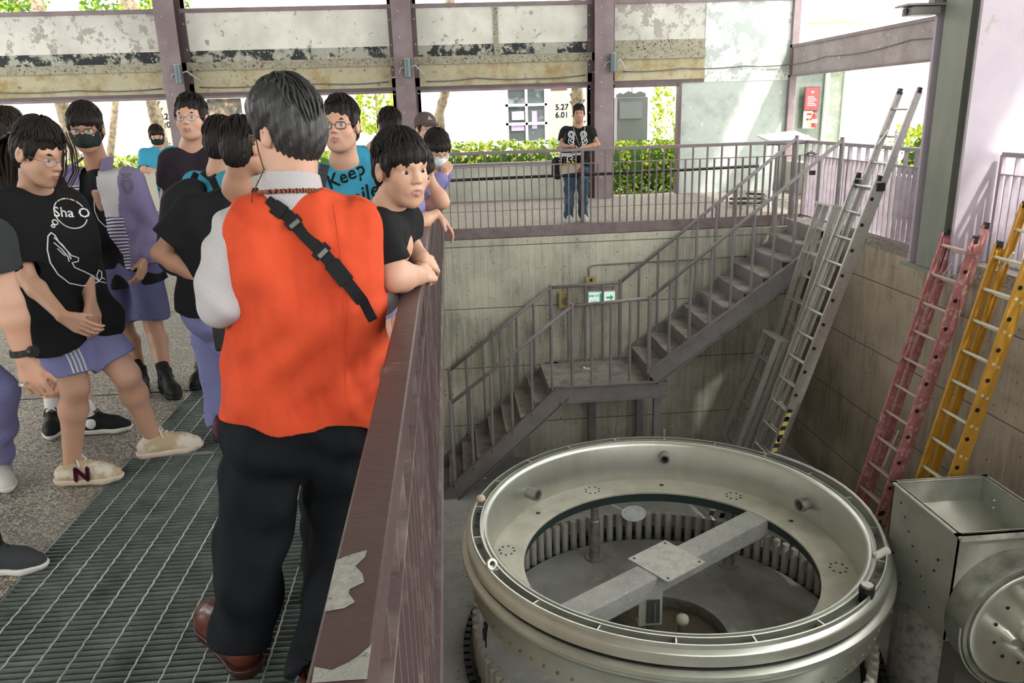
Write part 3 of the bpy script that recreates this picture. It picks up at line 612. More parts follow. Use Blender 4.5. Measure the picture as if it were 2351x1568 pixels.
for yy, zz, rr in [(y1-.14-.55*k/7, zt-.14-.68*k/7, .008) for k in range(8)]+[(5.3, -2.0, .011), (5.33, -2.12, .011), (5.9, -2.3, .011), (5.92, -2.42, .011), (5.75, -2.52, .011)]:
    MB().cyl((x0-.001, yy, zz), (x0-.007, yy, zz), rr, 8).build('rivet', BLACKM, H)
for zz in (-1.80, -1.87): MB().sph((x1-.02, 5.82, zz), .014, 10).build('bolt', STEEL, H)
MB().lathe([(0, PZ0), (.40, PZ0), (.40, PZ0+.04), (.36, PZ0+.05), (.36, zb-.01), (0, zb-.01)], (4.14, 5.64, 0), 48).build('pedestal', STEEL_D, H, smooth='auto')
MB().box(3.98, 4.95, 5.12, 5.42, PZ0, zb-.01).build('support_box', M('dark support', (.14, .14, .13), .6, .4), H)
dc = Vector((4.33, 5.095, -2.36)); dx = Vector((0, -1, 0))
MB().lathe([(.0, 0), (.54, 0), (.54, .22), (.555, .22), (.555, .26), (.525, .26), (.525, .23), (0, .23)], dc, 80, axis=dx).build('door_housing', M('housing steel', (.30, .31, .28), .45, .7, layers=[((.16, .165, .15), 4, .45, .7)]), H, smooth='auto')
MB().lathe([(0, .262), (.44, .262), (.455, .272), (.485, .272), (.50, .262), (.505, .235), (0, .235)], dc, 80, axis=dx).build('door_disc', STEEL, H, smooth='auto')
MB().lathe([(0, .262), (.12, .262), (.12, .30), (.085, .32), (.085, .36), (.05, .37), (.05, .50), (0, .50)], dc, 32, axis=dx).build('hub', STEEL, H, smooth='auto')
MB().cyl(dc+dx*.42, dc+dx*.40+Vector((.12, -.08, -.20)), .028, 12).build('handle', STEEL, H, smooth='auto')
hd = MB()
for a in range(18, 378, 30): q = dc+dx*.264+Vector((.31*math.cos(math.radians(a)), 0, .31*math.sin(math.radians(a)))); hd.cyl(q, q+dx*.002, .015, 10)
hd.build('door_holes', BLACKM, H)
for a in (100, 250, 10, 190): q = dc+dx*.26+Vector((.20*math.cos(math.radians(a)), 0, .22*math.sin(math.radians(a)))); MB().cyl(q, q+dx*.09, .045, 16, .03).build('clamp', STEEL, H, smooth='auto')
for xx in (4.17, 4.36, 4.55): MB().lathe([(0, 0), (.075, 0), (.075, .05), (.03, .052), (.03, .08), (0, .08)], (xx, 4.86, -2.99), 24, axis=dx).build('roller', STEEL, H, smooth='auto'); MB().cyl((xx, 5.12, -2.99), (xx, 4.86, -2.99), .03, 12).build('roller_shaft', STEEL_D, H)
MB().tube([dc+dx*.24+Vector((.57*math.cos(a), 0, .57*math.sin(a))) for a in np.linspace(PI*.98, PI*1.32, 12)], .008, 6).build('clamp_band', STEEL, H)

# ================================================================ SMALL THINGS ON THE PIT WALL
ex = thing('exit_sign', (2.17, 11.18, -1.05), 'green and white running man exit sign on the far pit wall', 'sign')
MB().box(1.97, 2.38, 11.12, 11.2, -1.16, -.97).build('sign_case', M('sign case', (.6, .62, .6), .5), ex)
GRN = M('exit green', (.02, .45, .22), .4, emit=((.02, .5, .25), .25)); WHT = M('sign white', (.85, .9, .86), .4, emit=((.8, .9, .85), .35))
g = MB(); g.box(1.98, 2.37, 11.113, 11.118, -1.15, -.985); g.build('sign_face', WHT, ex)
g = MB(); g.box(2.14, 2.19, 11.108, 11.112, -1.14, -1.0)
g.prism([(2.24, 11.111, -1.055), (2.30, 11.111, -1.055), (2.30, 11.111, -1.02), (2.35, 11.111, -1.07), (2.30, 11.111, -1.12), (2.30, 11.111, -1.085), (2.24, 11.111, -1.085)], (0, -.003, 0)); 
put_text(g, 'EXIT', .045, (2.055, 11.112, -1.135), (1, 0, 0), (0, 0, 1), off=.001, bold=.001)
put_text(g, '避難方向', .040, (2.055, 11.112, -1.05), (1, 0, 0), (0, 0, 1), off=.001, bold=.001)
g.build('green_marks', GRN, ex)
MB().tube([(2.0, 11.17, -.98), (2.0, 11.17, -.92)], .006, 6).tube([(2.35, 11.17, -.98), (2.35, 11.17, -.92)], .006, 6).box(1.98, 2.37, 11.15, 11.19, -.93, -.915).build('bracket', STEEL_D, ex)
cb = thing('call_box', (1.62, 11.17, -1.08), 'yellowish wall speaker box left of the exit sign', 'speaker'); YB_ = M('aged cream plastic', (.42, .33, .15), .5, bump=[(30, .1)])
MB().box(1.53, 1.72, 11.1, 11.2, -1.20, -.97).build('housing', YB_, cb, bevel=.012); MB().lathe([(0, 0), (.055, 0), (.06, .008), (0, .012)], (1.63, 11.1, -1.09), 24, axis=(0, -1, 0)).build('grille', M('speaker grille', (.22, .18, .1), .7), cb)
jb2 = thing('conduit_box', (2.02, 11.17, -.79), 'small cream switch box at the end of the grey conduit', 'box')
MB().box(1.94, 2.10, 11.14, 11.2, -.85, -.75).build('housing', YB_, jb2, bevel=.006); MB().box(2.0, 2.04, 11.13, 11.14, -.82, -.78).build('toggle', DARK, jb2)
MB().tube([(1.99, 11.17, -.75), (1.99, 11.17, -.63), (2.03, 11.17, -.595), (2.12, 11.17, -.585), (3.3, 11.17, -.57), (4.7, 11.17, -.54)], .012, 8).build('conduit', GREYP, jb2, smooth=True)
tag(MB().box(-.045, .045, -.02, .02, 0, .02, T=Matrix.Translation((1.88, 10.66, -2.019)) @ Matrix.Rotation(-.5, 4, 'Z')).sph((1.83, 10.68, -2.0), .022, 8).build('crumpled_tissue', WHITEP), 'small white crumpled tissue lying on the stair landing', 'tissue')
random.seed(8)
for k, (px, py, lab) in enumerate(((1113, 1100, 'small white scrap on the pit floor beside the stair foot'), (1085, 1300, 'tiny white scrap on the pit floor left of the drum'))):
    q = PZ(px, py, PZ0); tag(MB().sph(q+Vector((0, 0, .015)), .03, 8, (1, .7, .5)).build('paper_scrap', WHITEP), lab, 'litter')
# information stand behind the far corner
st = thing('lectern_sign', (5.45, 12.4, 0), 'slanted white information stand behind the corner of the railing', 'stand')
MB().bar((5.0, 12.2, 1.06), (5.75, 12.5, 1.10), .50, .03, up=(-.1, -.35, 1)).build('panel', WHITEP, st); MB().bar((4.90, 12.0, 1.03), (5.5, 12.0, 1.035), .12, .025, up=(-.1, -.35, 1)).build('panel_edge', DARK, st)
for xx in (5.2, 5.75): MB().cyl((xx, 12.45, 0), (xx, 12.45, 1.12), .025, 10).build('leg', WHITEP, st)
tag(MB().tube([(4.9+.28*math.cos(a)*(1+.1*math.sin(3*a)), 12.6+.2*math.sin(a), .02+.012*a) for a in np.linspace(0, 14, 80)], .018, 6).build('coiled_hose', DARK, smooth=True), 'black coil of hose on the floor behind the far railing corner', 'hose')
gt = thing('chain_lock', (5.2, 10.9, .85), 'black chain and padlock at the gate above the stairs', 'lock')
for k in range(7): MB().lathe([(.014, -.004), (.022, -.004), (.022, .004), (.014, .004)], (5.2-.012*k, 10.95+.02*k, .93-.01*abs(k-3)), 10, axis=(1 if k % 2 else 0, .3, 0 if k % 2 else 1)).build('link', DARK, gt)
MB().box(5.14, 5.2, 10.9, 10.98, .62, .68).build('padlock', DARK, gt)

# ================================================================ GRATING
def grating(label, ya, yb):
    r = thing('floor_grating', (GX, ya, 0), label, 'grating', 'steel grating panels of the walkway')
    gm = M('galvanised grating', (.20, .235, .22), .45, .5, layers=[((.32, .36, .34), 9, .45, .75), ((.09, .11, .10), 4, .55, .75)])
    xa, xb = GX+.004, PX0-.06
    fm = MB(); fm.box(xa, xb, ya+.004, ya+.010, -.04, 0).box(xa, xb, yb-.01, yb-.004, -.04, 0).box(xa, xa+.006, ya+.004, yb-.004, -.04, 0).box(xb-.006, xb, ya+.004, yb-.004, -.04, 0)
    fm.build('edge_frame', M('bright galvanised', (.42, .44, .42), .4, .7), r)
    b = MB(); y = ya+.03
    while y < yb-.02: b.box(xa, xb, y-.0025, y+.0025, -.036, -.001); y += .028
    b.build('bearing_bars', gm, r)
    c = MB(); x = xa+.10
    while x < xb-.03:
        n = max(2, int((yb-ya)/.014)); c.tube([(x+.0012*math.cos(i*1.57), ya+.005+(yb-ya-.01)*i/n, -.001+.0012*math.sin(i*1.57)) for i in range(n+1)], .0030, 4, caps=False); x += .103
    c.build('twisted_cross_rods', M('bright rods', (.48, .50, .47), .4, .6), r)
grating('nearest grating panel under the man in the orange vest', .72, 3.74)
grating('second grating panel reaching away under the students', 3.74, 6.74)
grating('third grating panel far along the walkway', 6.74, 11.1)

# ================================================================ OUTSIDE
S('floor_outside', MB().box(-22, 22, WY+.2, 40, -.2, -.05).box(6.75, 22, -8, WY+.2, -.2, -.05), M('pale paving', (.55, .54, .5), .9, layers=[((.7, .69, .65), 4, .4, .7)]))
ow = M('sunlit white wall', (.86, .86, .82), .9)
bl = thing('white_building', (0, 20.2, 0), 'white building with gridded windows beyond the far openings', 'building')
MB().box(-16, 6.9, 20, 20.4, -.1, 6).build('wall', ow, bl)
MB().box(-12, -3, 19.9, 20, 1.62, 1.66).box(-12, -3, 19.9, 20, 1.0, 1.03).box(-6.7, -6.65, 19.9, 20, .3, 2.4).build('ledge', M('grey ledge', (.55, .55, .52), .8), bl)
def win(px0, py0, px1, py1, nx, nz, lab, glass, y=19.93):
    a = P(px0, py1, y); b = P(px1, py0, y); f_ = MB(); x0, x1, z0, z1 = a.x, b.x, a.z, b.z
    for k in range(nx+1): x = x0+(x1-x0)*k/nx; f_.box(x-.03, x+.03, y-.04, y+.02, z0, z1)
    for k in range(nz+1): z = z0+(z1-z0)*k/nz; f_.box(x0-.03, x1+.03, y-.04, y+.02, z-.03, z+.03)
    o = f_.build('window_frame', ow, bl); MB().box(x0, x1, y+.02, y+.05, z0, z1).build('window_glass', glass, o); return x0, x1, z0, z1
DG = M('dark glass', (.06, .075, .085), .1, layers=[((.2, .22, .24), 3, .55, .7)])
x0, x1, z0, z1 = win(1166, 196, 1252, 328, 2, 3, '', DG)
MB().box(x0+.12, x0+.42, 19.92, 19.94, 1.42, 1.62).build('notice', WHITEP, bl); MB().box(x0+.1, x0+.42, 19.925, 19.94, 1.16, 1.36).box(x1-.35, x1-.22, 19.925, 19.94, 1.2, 1.62).build('violet_poster', M('violet poster', (.32, .28, .5), .5, layers=[((.5, .3, .55), 12, .5, .6)]), bl)
x0, x1, z0, z1 = win(486, 222, 556, 345, 1, 1, '', M('shop glass', (.10, .08, .07), .15, layers=[((.3, .22, .14), 6, .5, .62), ((.04, .05, .05), 11, .5, .6)]))
MB().box(x0+.1, x0+.72, 19.90, 19.93, 1.62, 1.70).build('orange_shelf', M('orange', (.75, .30, .03), .5), bl); MB().box(x0+.56, x0+.72, 19.89, 19.92, 1.42, 1.6).build('red_board', M('magenta', (.55, .08, .18), .5), bl)
MB().box(2.62, 3.02, 19.9, 19.96, 2.08, 2.3).build('brown_panel', M('brown panel', (.12, .06, .055), .6), bl)
def banner(px0, py0, px1, py1, y, lab, lines):
    a = P(px0, py1, y); b = P(px1, py0, y); t_ = thing('event_banner', (a.x, y, a.z), lab, 'banner')
    MB().box(a.x, b.x, y, y+.02, a.z, b.z).build('sheet', M('banner white', (.86, .87, .85), .7), t_)
    g = MB()
    for s_, px, py, size in lines: q = P(px, py, y-.003); put_text(g, s_, size, q, (1, 0, 0), (0, 0, 1), off=0, bold=.006)
    g.build('lettering', M('banner grey ink', (.45, .47, .5), .6), t_)
    for xx in (a.x+.03, b.x-.03): MB().cyl((xx, y+.03, -.05), (xx, y+.03, b.z), .015, 8).build('pole', STEEL_D, t_)
    return t_, a, b
t_, a, b = banner(1258, 215, 1318, 345, 17.6, 'white event banner with dates beside the gridded window', [('5.27', 1290, 252, .17), ('6.01', 1290, 270, .17)])
MB().box(a.x+.02, a.x+.3, 17.585, 17.598, a.z+.02, a.z+.22).build('blue_print', M('banner blue', (.35, .58, .75), .7), t_)
banner(362, 225, 412, 345, 17.6, 'white event banner with dates far left behind the small student', [('5.27', 381, 274, .17), ('6.01', 386, 293, .17)])
BARK = M('pale bark', (.36, .30, .22), .9, layers=[((.18, .14, .1), 12, .45, .6)], bump=[(30, .6)])
def leafy(name, label, cat, boxes, n, mats, size=.05, core=None, stems=()):
    rnd = random.Random(len(label)*7+n); r = thing(name, Vector(boxes[0][0]), label, cat); lf = [MB() for _ in mats]
    for (c, e) in boxes:
        for k in range(n):
            u = Vector([rnd.gauss(0, 1) for _ in range(3)]).normalized()
            s_ = .78+.3*rnd.random()
            q = Vector(c)+Vector([max(-1, min(1, u[i]*1.45))*e[i]*s_ for i in range(3)])
            a = Vector([rnd.gauss(0, 1) for _ in range(3)]).normalized()*size*(.6+.8*rnd.random()); b2 = a.cross(Vector([rnd.gauss(0, 1) for _ in range(3)])).normalized()*a.length*.55
            lf[rnd.randrange(len(mats))].add([q-a, q+b2, q+a, q-b2], [(0, 1, 2, 3)])
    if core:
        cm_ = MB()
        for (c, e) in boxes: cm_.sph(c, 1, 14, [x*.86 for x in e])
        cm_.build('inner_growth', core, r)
    for q, m_ in zip(lf, mats): q.build('foliage', m_, r, kind='stuff')
    for (a, b, rr) in stems: MB().tube([a, Vector(a).lerp(Vector(b), .5)+Vector((.04, 0, 0)), b], [rr, rr*.8, rr*.5], 8).build('stem', BARK, r, smooth=True)
    return r
LG = [M('leaf yellow green', (.55, .60, .06), .6), M('leaf bright', (.34, .50, .05), .6), M('leaf mid', (.12, .24, .04), .6), M('leaf flower', (.72, .68, .20), .6)]
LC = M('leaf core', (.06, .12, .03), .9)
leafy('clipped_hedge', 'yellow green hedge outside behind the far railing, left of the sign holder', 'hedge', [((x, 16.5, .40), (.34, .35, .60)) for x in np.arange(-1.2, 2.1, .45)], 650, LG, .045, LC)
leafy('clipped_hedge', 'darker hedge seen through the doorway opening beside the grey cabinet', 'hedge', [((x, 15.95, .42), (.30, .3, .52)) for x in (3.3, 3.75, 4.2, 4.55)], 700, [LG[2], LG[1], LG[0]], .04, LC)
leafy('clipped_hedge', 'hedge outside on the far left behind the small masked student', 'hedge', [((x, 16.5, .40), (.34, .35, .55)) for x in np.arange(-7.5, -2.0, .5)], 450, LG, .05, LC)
leafy('shrub', 'bright green shrub at the right edge of the doorway opening', 'shrub', [((4.95, 17.2, 1.05), (.42, .35, 1.3))], 1700, LG[:2], .05, None, [((4.95, 17.2, -.05), (4.95, 17.2, 1.2), .04)])
leafy('clipped_hedge', 'round bright hedge outside behind the top of the aluminium ladder', 'hedge', [((7.55, 12.0, .55), (.45, .5, .62)), ((8.1, 11.8, .58), (.5, .5, .66)), ((8.1, 12.0, 1.15), (.3, .3, .32))], 1400, LG[:2], .045, LC)
leafy('clipped_hedge', 'low hedge outside beyond the railing behind the red ladder', 'hedge', [((7.9, 8.6, .40), (.4, .7, .45)), ((7.9, 7.4, .45), (.4, .7, .45))], 800, LG[:2], .045, LC)
leafy('tree', 'small leafy tree in the opening right of the boy in the cyan tee', 'tree', [((-1.50, 18.2, 2.05), (.40, .3, .75))], 1300, LG[:2], .05, None, [((-1.5, 18.2, -.05), (-1.5, 18.2, 2.2), .05)])
leafy('tree', 'tree whose green leaves show over the peeling wall at the top left', 'tree', [((-6.4, 18.4, 4.45), (1.0, .4, .55)), ((-9.0, 18.4, 4.4), (.7, .4, .4))], 1600, LG[1:3], .06, None, [((-7.7, 18.4, -.05), (-6.6, 18.4, 4.3), .09), ((-7.7, 18.4, 2.0), (-8.9, 18.4, 4.3), .06)])
def trunk(label, pts, rr, mat, scars=0):
    t_ = thing('palm_tree' if 'palm' in label else 'tree', pts[0], label, 'tree'); Q = []
    for a, b in zip(pts, pts[1:]):
        for k in range(5): Q.append(Vector(a).lerp(Vector(b), k/5))
    Q.append(Vector(pts[-1])); MB().tube(Q, [rr*(1+.12*math.sin(i*2.1)) for i in range(len(Q))], 12).build('trunk', mat, t_, smooth=True)
    if scars:
        sc_ = MB(); rnd = random.Random(5)
        for q in Q:
            for k in range(scars): a = rnd.random()*6.28; c = q+Vector((rr*math.cos(a), rr*math.sin(a), rnd.uniform(-.1, .1))); sc_.add([c, c+Vector((.03*math.cos(a)-.03, .03*math.sin(a), .09)), c+Vector((.03*math.cos(a)+.03, .03*math.sin(a), .09))], [(0, 1, 2)])
        sc_.build('bark_scales', mat, t_, kind='stuff')
trunk('forked grey tree trunk outside, right of the man in the cap', [(-.06, 16.7, -.05), (-.05, 16.7, .9), (-.12, 16.7, 1.6), (.02, 16.7, 2.0), (.18, 16.7, 2.8), (.25, 16.7, 4.6)], .095, BARK, 0)
trunk('scaly palm trunk outside behind the sign holder', [(2.72, 16.6, -.05), (2.74, 16.6, 1.4), (2.70, 16.6, 2.6), (2.7, 16.6, 4.8)], .12, BARK, 6)
trunk('pale palm trunk outside behind the small masked student', [(-5.75, 17.2, -.05), (-5.85, 17.2, 1.2), (-6.02, 17.2, 2.6), (-6.1, 17.2, 4.8)], .12, BARK, 4)
trunk('pale palm trunk outside behind the masked boy in the jacket', [(-7.6, 17.2, -.05), (-7.75, 17.2, 2.6), (-7.9, 17.2, 4.8)], .12, BARK, 4)
cbn = thing('utility_cabinet', (3.9, 16.9, 0), 'grey metal cabinet outside the doorway opening with house shapes on top', 'cabinet')
GC = M('cabinet grey', (.15, .16, .165), .5); a = P(1418, 340, 16.9); b = P(1488, 222, 16.9)
MB().box(a.x-.02, b.x, 16.9, 17.4, -.05, b.z).build('body', GC, cbn, bevel=.01); a2 = P(1422, 273, 16.9); b2 = P(1474, 233, 16.9)
MB().box(a2.x, b2.x, 16.86, 16.9, a2.z, b2.z).build('door_panel', M('cabinet door grey', (.20, .21, .22), .5), cbn)
hs = MB(); z = b.z
for px, wd, hh in ((1424, .16, .10), (1444, .22, .13), (1470, .24, .12)):
    c = P(px, 220, 17.0).x; hs.prism([(c-wd/2, 17.0, z), (c+wd/2, 17.0, z), (c+wd/2, 17.0, z+hh*.6), (c, 17.0, z+hh), (c-wd/2, 17.0, z+hh*.6)], (0, .1, 0))
hs.cyl((P(1452, 220, 17).x, 17.05, z), (P(1452, 220, 17).x, 17.05, z+.28), .01, 6); hs.build('house_cutouts', GC, cbn)
# side building with door, red notice and extinguisher
sb = thing('side_building', (8, 17.2, 0), 'pale side building with a glass door right of the bluish corner', 'building')
GLZ = M('greenish door glass', (.09, .115, .09), .2, layers=[((.15, .18, .14), 2, .45, .7)])
MB().box(6.9, 7.55, 17.1, 17.5, -.05, 2.35).box(6.9, 16, 17.1, 17.4, 2.35, 3.2).box(8.75, 16, 17.1, 17.5, -.05, 2.35).box(6.9, 16, 18.5, 18.8, 3.2, 6).build('wall', ow, sb)
MB().box(6.95, 7.5, 17.05, 17.1, -.05, 2.35).build('pilaster', M('mossy pilaster', (.20, .23, .18), .9, layers=[((.30, .33, .27), 6, .5, .6)]), sb)
MB().box(7.55, 8.75, 17.3, 17.34, 0, 2.35).build('door_glass', GLZ, sb)
MB().box(7.55, 7.62, 17.2, 17.3, 0, 2.35).box(8.30, 8.36, 17.2, 17.3, 0, 2.35).box(8.70, 8.76, 17.2, 17.3, 0, 2.35).build('door_frame', ow, sb)
MB().box(8.36, 8.75, 17.24, 17.28, 0, 2.35).build('side_panel', M('mossy pilaster', (.20, .23, .18)), sb)
a = P(2330, 275, 9.5); fr = MB()
q = P(1846, 253, 17.18); q2 = P(1880, 201, 17.18); rs = thing('red_notice', (q.x, 17.18, q.z), 'dark red framed notice on the glass door right of the corner', 'notice')
MB().box(q.x-.02, q2.x+.02, 17.15, 17.19, q.z-.02, q2.z+.02).build('frame', M('notice frame', (.07, .02, .02), .4), rs); MB().box(q.x, q2.x, 17.145, 17.15, q.z, q2.z).build('panel', M('notice red', (.26, .03, .035), .5), rs)
ln = MB()
for k in range(6): zz = q.z+.09+.036*k; ln.box(q.x+.05, q2.x-.05-.03*(k % 3), 17.143, 17.145, zz, zz+.014)
ln.box(q.x+.12, q2.x-.12, 17.143, 17.145, q2.z-.11, q2.z-.07); ln.build('text_lines', WHITEP, rs)
q = P(1842, 295, 17.18); q2 = P(1871, 254, 17.18); ns = thing('fire_notice', (q.x, 17.18, q.z), 'cream fire notice with red print under the red notice', 'notice')
MB().box(q.x, q2.x, 17.16, 17.18, q.z, q2.z).build('panel', M('cream panel', (.62, .58, .42), .6), ns)
ln = MB(); ln.box(q.x+.06, q.x+.18, 17.157, 17.16, q2.z-.09, q2.z-.05).box(q.x+.06, q.x+.12, 17.157, 17.16, q2.z-.2, q2.z-.16).box(q.x+.15, q.x+.2, 17.157, 17.16, q2.z-.2, q2.z-.16); ln.build('red_print', M('notice red', (.42, .07, .08)), ns)
q = P(1866, 293, 17.1); fe = thing('fire_extinguisher', (q.x, 17.05, q.z), 'small red fire extinguisher below the notices', 'extinguisher')
MB().lathe([(0, 0), (.06, .01), (.06, .26), (.03, .31), (0, .32)], (q.x, 17.05, q.z), 16).build('cylinder', M('extinguisher red', (.5, .03, .03), .35), fe, smooth='auto'); MB().lathe([(.0602, .10), (.0608, .10), (.0608, .18), (.0602, .18)], (q.x, 17.05, q.z), 16).build('label_band', WHITEP, fe); MB().box(q.x-.04, q.x+.03, 17.03, 17.07, q.z+.32, q.z+.36).build('valve', DARK, fe)
ub = thing('upper_building', (8, 19.4, 0), 'cream building upper floor with a small orange framed window past the right beam', 'building')
a = P(1855, 90, 18.3); b = P(1925, 62, 18.3); MB().box(a.x, b.x, 18.3, 18.5, a.z, b.z).build('window', M('orange frame', (.55, .28, .12), .6), ub); MB().box(a.x+.05, b.x-.35, 18.27, 18.3, a.z, b.z-.05).box(b.x-.28, b.x-.05, 18.27, 18.3, a.z, b.z-.05).build('pane', GLZ, ub); MB().box(a.x-.1, b.x+.3, 17.9, 18.5, b.z, b.z+.08).build('canopy', M('orange frame', (.55, .28, .12)), ub)
rb = thing('right_building', (9.6, 8.5, 0), 'mossy concrete pier and dark window outside at the far right edge', 'building')
MB().box(8.2, 8.7, 10.3, 10.6, -.05, 5).build('pier', patchy('mossy pier', (.50, .55, .46), (.38, .44, .36), .5, .6, 3), rb); MB().box(8.74, 9.8, 10.4, 10.5, 1.55, 4.2).build('window', M('dark window', (.04, .045, .06), .2), rb); MB().box(8.70, 8.78, 10.3, 10.5, 1.4, 4.2).box(8.7, 9.8, 10.2, 10.5, 1.45, 1.55).build('frame', M('brown frame', (.16, .10, .08), .6), rb)
# ================================================================ PEOPLE: implicit surfaces -> one mesh per body / garment
A_ = lambda v: np.array(v, dtype=np.float32)
def unit(v): v = np.array(v, float); return v/np.linalg.norm(v)
class Sdf:
    def __init__(s, h): s.h = h; s.p = []
    def cone(s, a, b, ra, rb, k=.02, sq=None, op='u', flat=0):
        s.p.append((op, 'c', A_(a), A_(b), ra, rb, k, sq, flat)); return s
    def ell(s, c, r, R=None, k=.02, op='u'):
        s.p.append((op, 'e', A_(c), A_(r), None if R is None else A_(R), 0, k, None, 0)); return s
    def cut(s, p, n): s.p.append(('i', 'p', A_(p), A_(unit(n)), 0, 0, 0, None, 0)); return s
    def _d(s, q, X, Y, Z):
        t = q[1]
        if t == 'c':
            a, b, ra, rb, sq = q[2], q[3], q[4], q[5], q[7]
            ab = b-a; x, y, z = X-a[0], Y-a[1], Z-a[2]; L2 = max(float(ab@ab), 1e-9)
            tt = np.clip((x*ab[0]+y*ab[1]+z*ab[2])/L2, 0, 1); x = x-tt*ab[0]; y = y-tt*ab[1]; z = z-tt*ab[2]
            if sq is not None:
                ax, f = sq; g = (1/f-1)*(x*ax[0]+y*ax[1]+z*ax[2]); x = x+g*ax[0]; y = y+g*ax[1]; z = z+g*ax[2]
            d = np.sqrt(x*x+y*y+z*z)-(ra+(rb-ra)*tt)
            if q[8]:
                n = ab/math.sqrt(L2); d = np.maximum(d, (X-b[0])*n[0]+(Y-b[1])*n[1]+(Z-b[2])*n[2])
            return d
        c, r, R = q[2], q[3], q[4]; x, y, z = X-c[0], Y-c[1], Z-c[2]
        if R is not None: x, y, z = x*R[0][0]+y*R[0][1]+z*R[0][2], x*R[1][0]+y*R[1][1]+z*R[1][2], x*R[2][0]+y*R[2][1]+z*R[2][2]
        k = np.sqrt((x/r[0])**2+(y/r[1])**2+(z/r[2])**2); k2 = np.sqrt((x/r[0]**2)**2+(y/r[1]**2)**2+(z/r[2]**2)**2)+1e-6
        return k*(k-1)/k2
    def _bb(s, q):
        if q[1] == 'c': r = max(q[4], q[5]); return np.minimum(q[2], q[3])-r, np.maximum(q[2], q[3])+r
        r = float(max(q[3])); return q[2]-r, q[2]+r
    def mesh(s, disp=None):
        h = s.h; bbs = [s._bb(q) for q in s.p if q[0] == 'u']; lo = np.min([b[0] for b in bbs], 0)-.02-2*h; hi = np.max([b[1] for b in bbs], 0)+.02+2*h
        n = np.ceil((hi-lo)/h).astype(int)+1; F = np.full(n, .15, np.float32); ax = [lo[i]+h*np.arange(n[i], dtype=np.float32) for i in range(3)]
        for q in s.p:
            if q[1] == 'p':
                d = (ax[0][:, None, None]-q[2][0])*q[3][0]+(ax[1][None, :, None]-q[2][1])*q[3][1]+(ax[2][None, None, :]-q[2][2])*q[3][2]
                F = np.maximum(F, d.astype(np.float32)); continue
            b0, b1 = s._bb(q); m_ = q[6]*1.3+3*h+.01
            i0 = np.clip(np.floor((b0-m_-lo)/h).astype(int), 0, n-1); i1 = np.clip(np.ceil((b1+m_-lo)/h).astype(int)+1, 1, n)
            sl = tuple(slice(a, b) for a, b in zip(i0, i1)); X = ax[0][sl[0]][:, None, None]; Y = ax[1][sl[1]][None, :, None]; Z = ax[2][sl[2]][None, None, :]
            d = s._d(q, X, Y, Z).astype(np.float32); f = F[sl]; k = max(q[6], 1e-5)
            if q[0] == 'u': hh = np.clip(.5+.5*(f-d)/k, 0, 1); F[sl] = f*(1-hh)+d*hh-k*hh*(1-hh)
            else: hh = np.clip(.5+.5*(f+d)/k, 0, 1); F[sl] = f*hh-d*(1-hh) + k*hh*(1-hh) if False else np.maximum(f, -d)+np.maximum(k-np.abs(f+d), 0)**2/(4*k)
        if disp is not None: F = F+disp(ax[0][:, None, None], ax[1][None, :, None], ax[2][None, None, :]).astype(np.float32)
        return nets(F, lo, h)
def nets(F, lo, h):
    S_ = F < 0; c = np.zeros(tuple(np.array(F.shape)-1), np.int8)
    for i in (0, 1):
        for j in (0, 1):
            for k in (0, 1): c += S_[i:F.shape[0]-1+i, j:F.shape[1]-1+j, k:F.shape[2]-1+k]
    act = (c > 0) & (c < 8); I = np.argwhere(act); idx = np.full(act.shape, -1, np.int64); idx[act] = np.arange(len(I))
    acc = np.zeros((len(I), 3)); cnt = np.zeros(len(I))
    for a in range(3):
        o1, o2 = [q for q in range(3) if q != a]
        for u in (0, 1):
            for v in (0, 1):
                p = I.copy(); p[:, o1] += u; p[:, o2] += v; q = p.copy(); q[:, a] += 1
                fa = F[p[:, 0], p[:, 1], p[:, 2]]; fb = F[q[:, 0], q[:, 1], q[:, 2]]; m_ = (fa < 0) != (fb < 0)
                t = np.where(m_, fa/(fa-fb+1e-12), 0); pos = p.astype(float); pos[:, a] += t; acc[m_] += pos[m_]; cnt[m_] += 1
    V = lo+h*acc/cnt[:, None]; fs = []
    for a in range(3):
        o1, o2 = (a+1) % 3, (a+2) % 3
        sa = [slice(None)]*3; sb = [slice(None)]*3; sa[a] = slice(0, -1); sb[a] = slice(1, None)
        m_ = S_[tuple(sa)] != S_[tuple(sb)]; E = np.argwhere(m_); E = E[(E[:, o1] > 0) & (E[:, o2] > 0) & (E[:, o1] < F.shape[o1]-1) & (E[:, o2] < F.shape[o2]-1)]
        ins = S_[E[:, 0], E[:, 1], E[:, 2]]; q = []
        for (u, v) in ((1, 1), (0, 1), (0, 0), (1, 0)): p = E.copy(); p[:, o1] -= u; p[:, o2] -= v; q.append(idx[p[:, 0], p[:, 1], p[:, 2]])
        Q = np.stack(q, 1); Q[~ins] = Q[~ins][:, ::-1]; fs.append(Q)
    Q = np.concatenate(fs); return V, Q[(Q >= 0).all(1)]
def join(ms):
    vs, fs, o = [], [], 0
    for v, f in ms: vs.append(v); fs.append(f+o); o += len(v)
    return np.concatenate(vs), np.concatenate(fs)
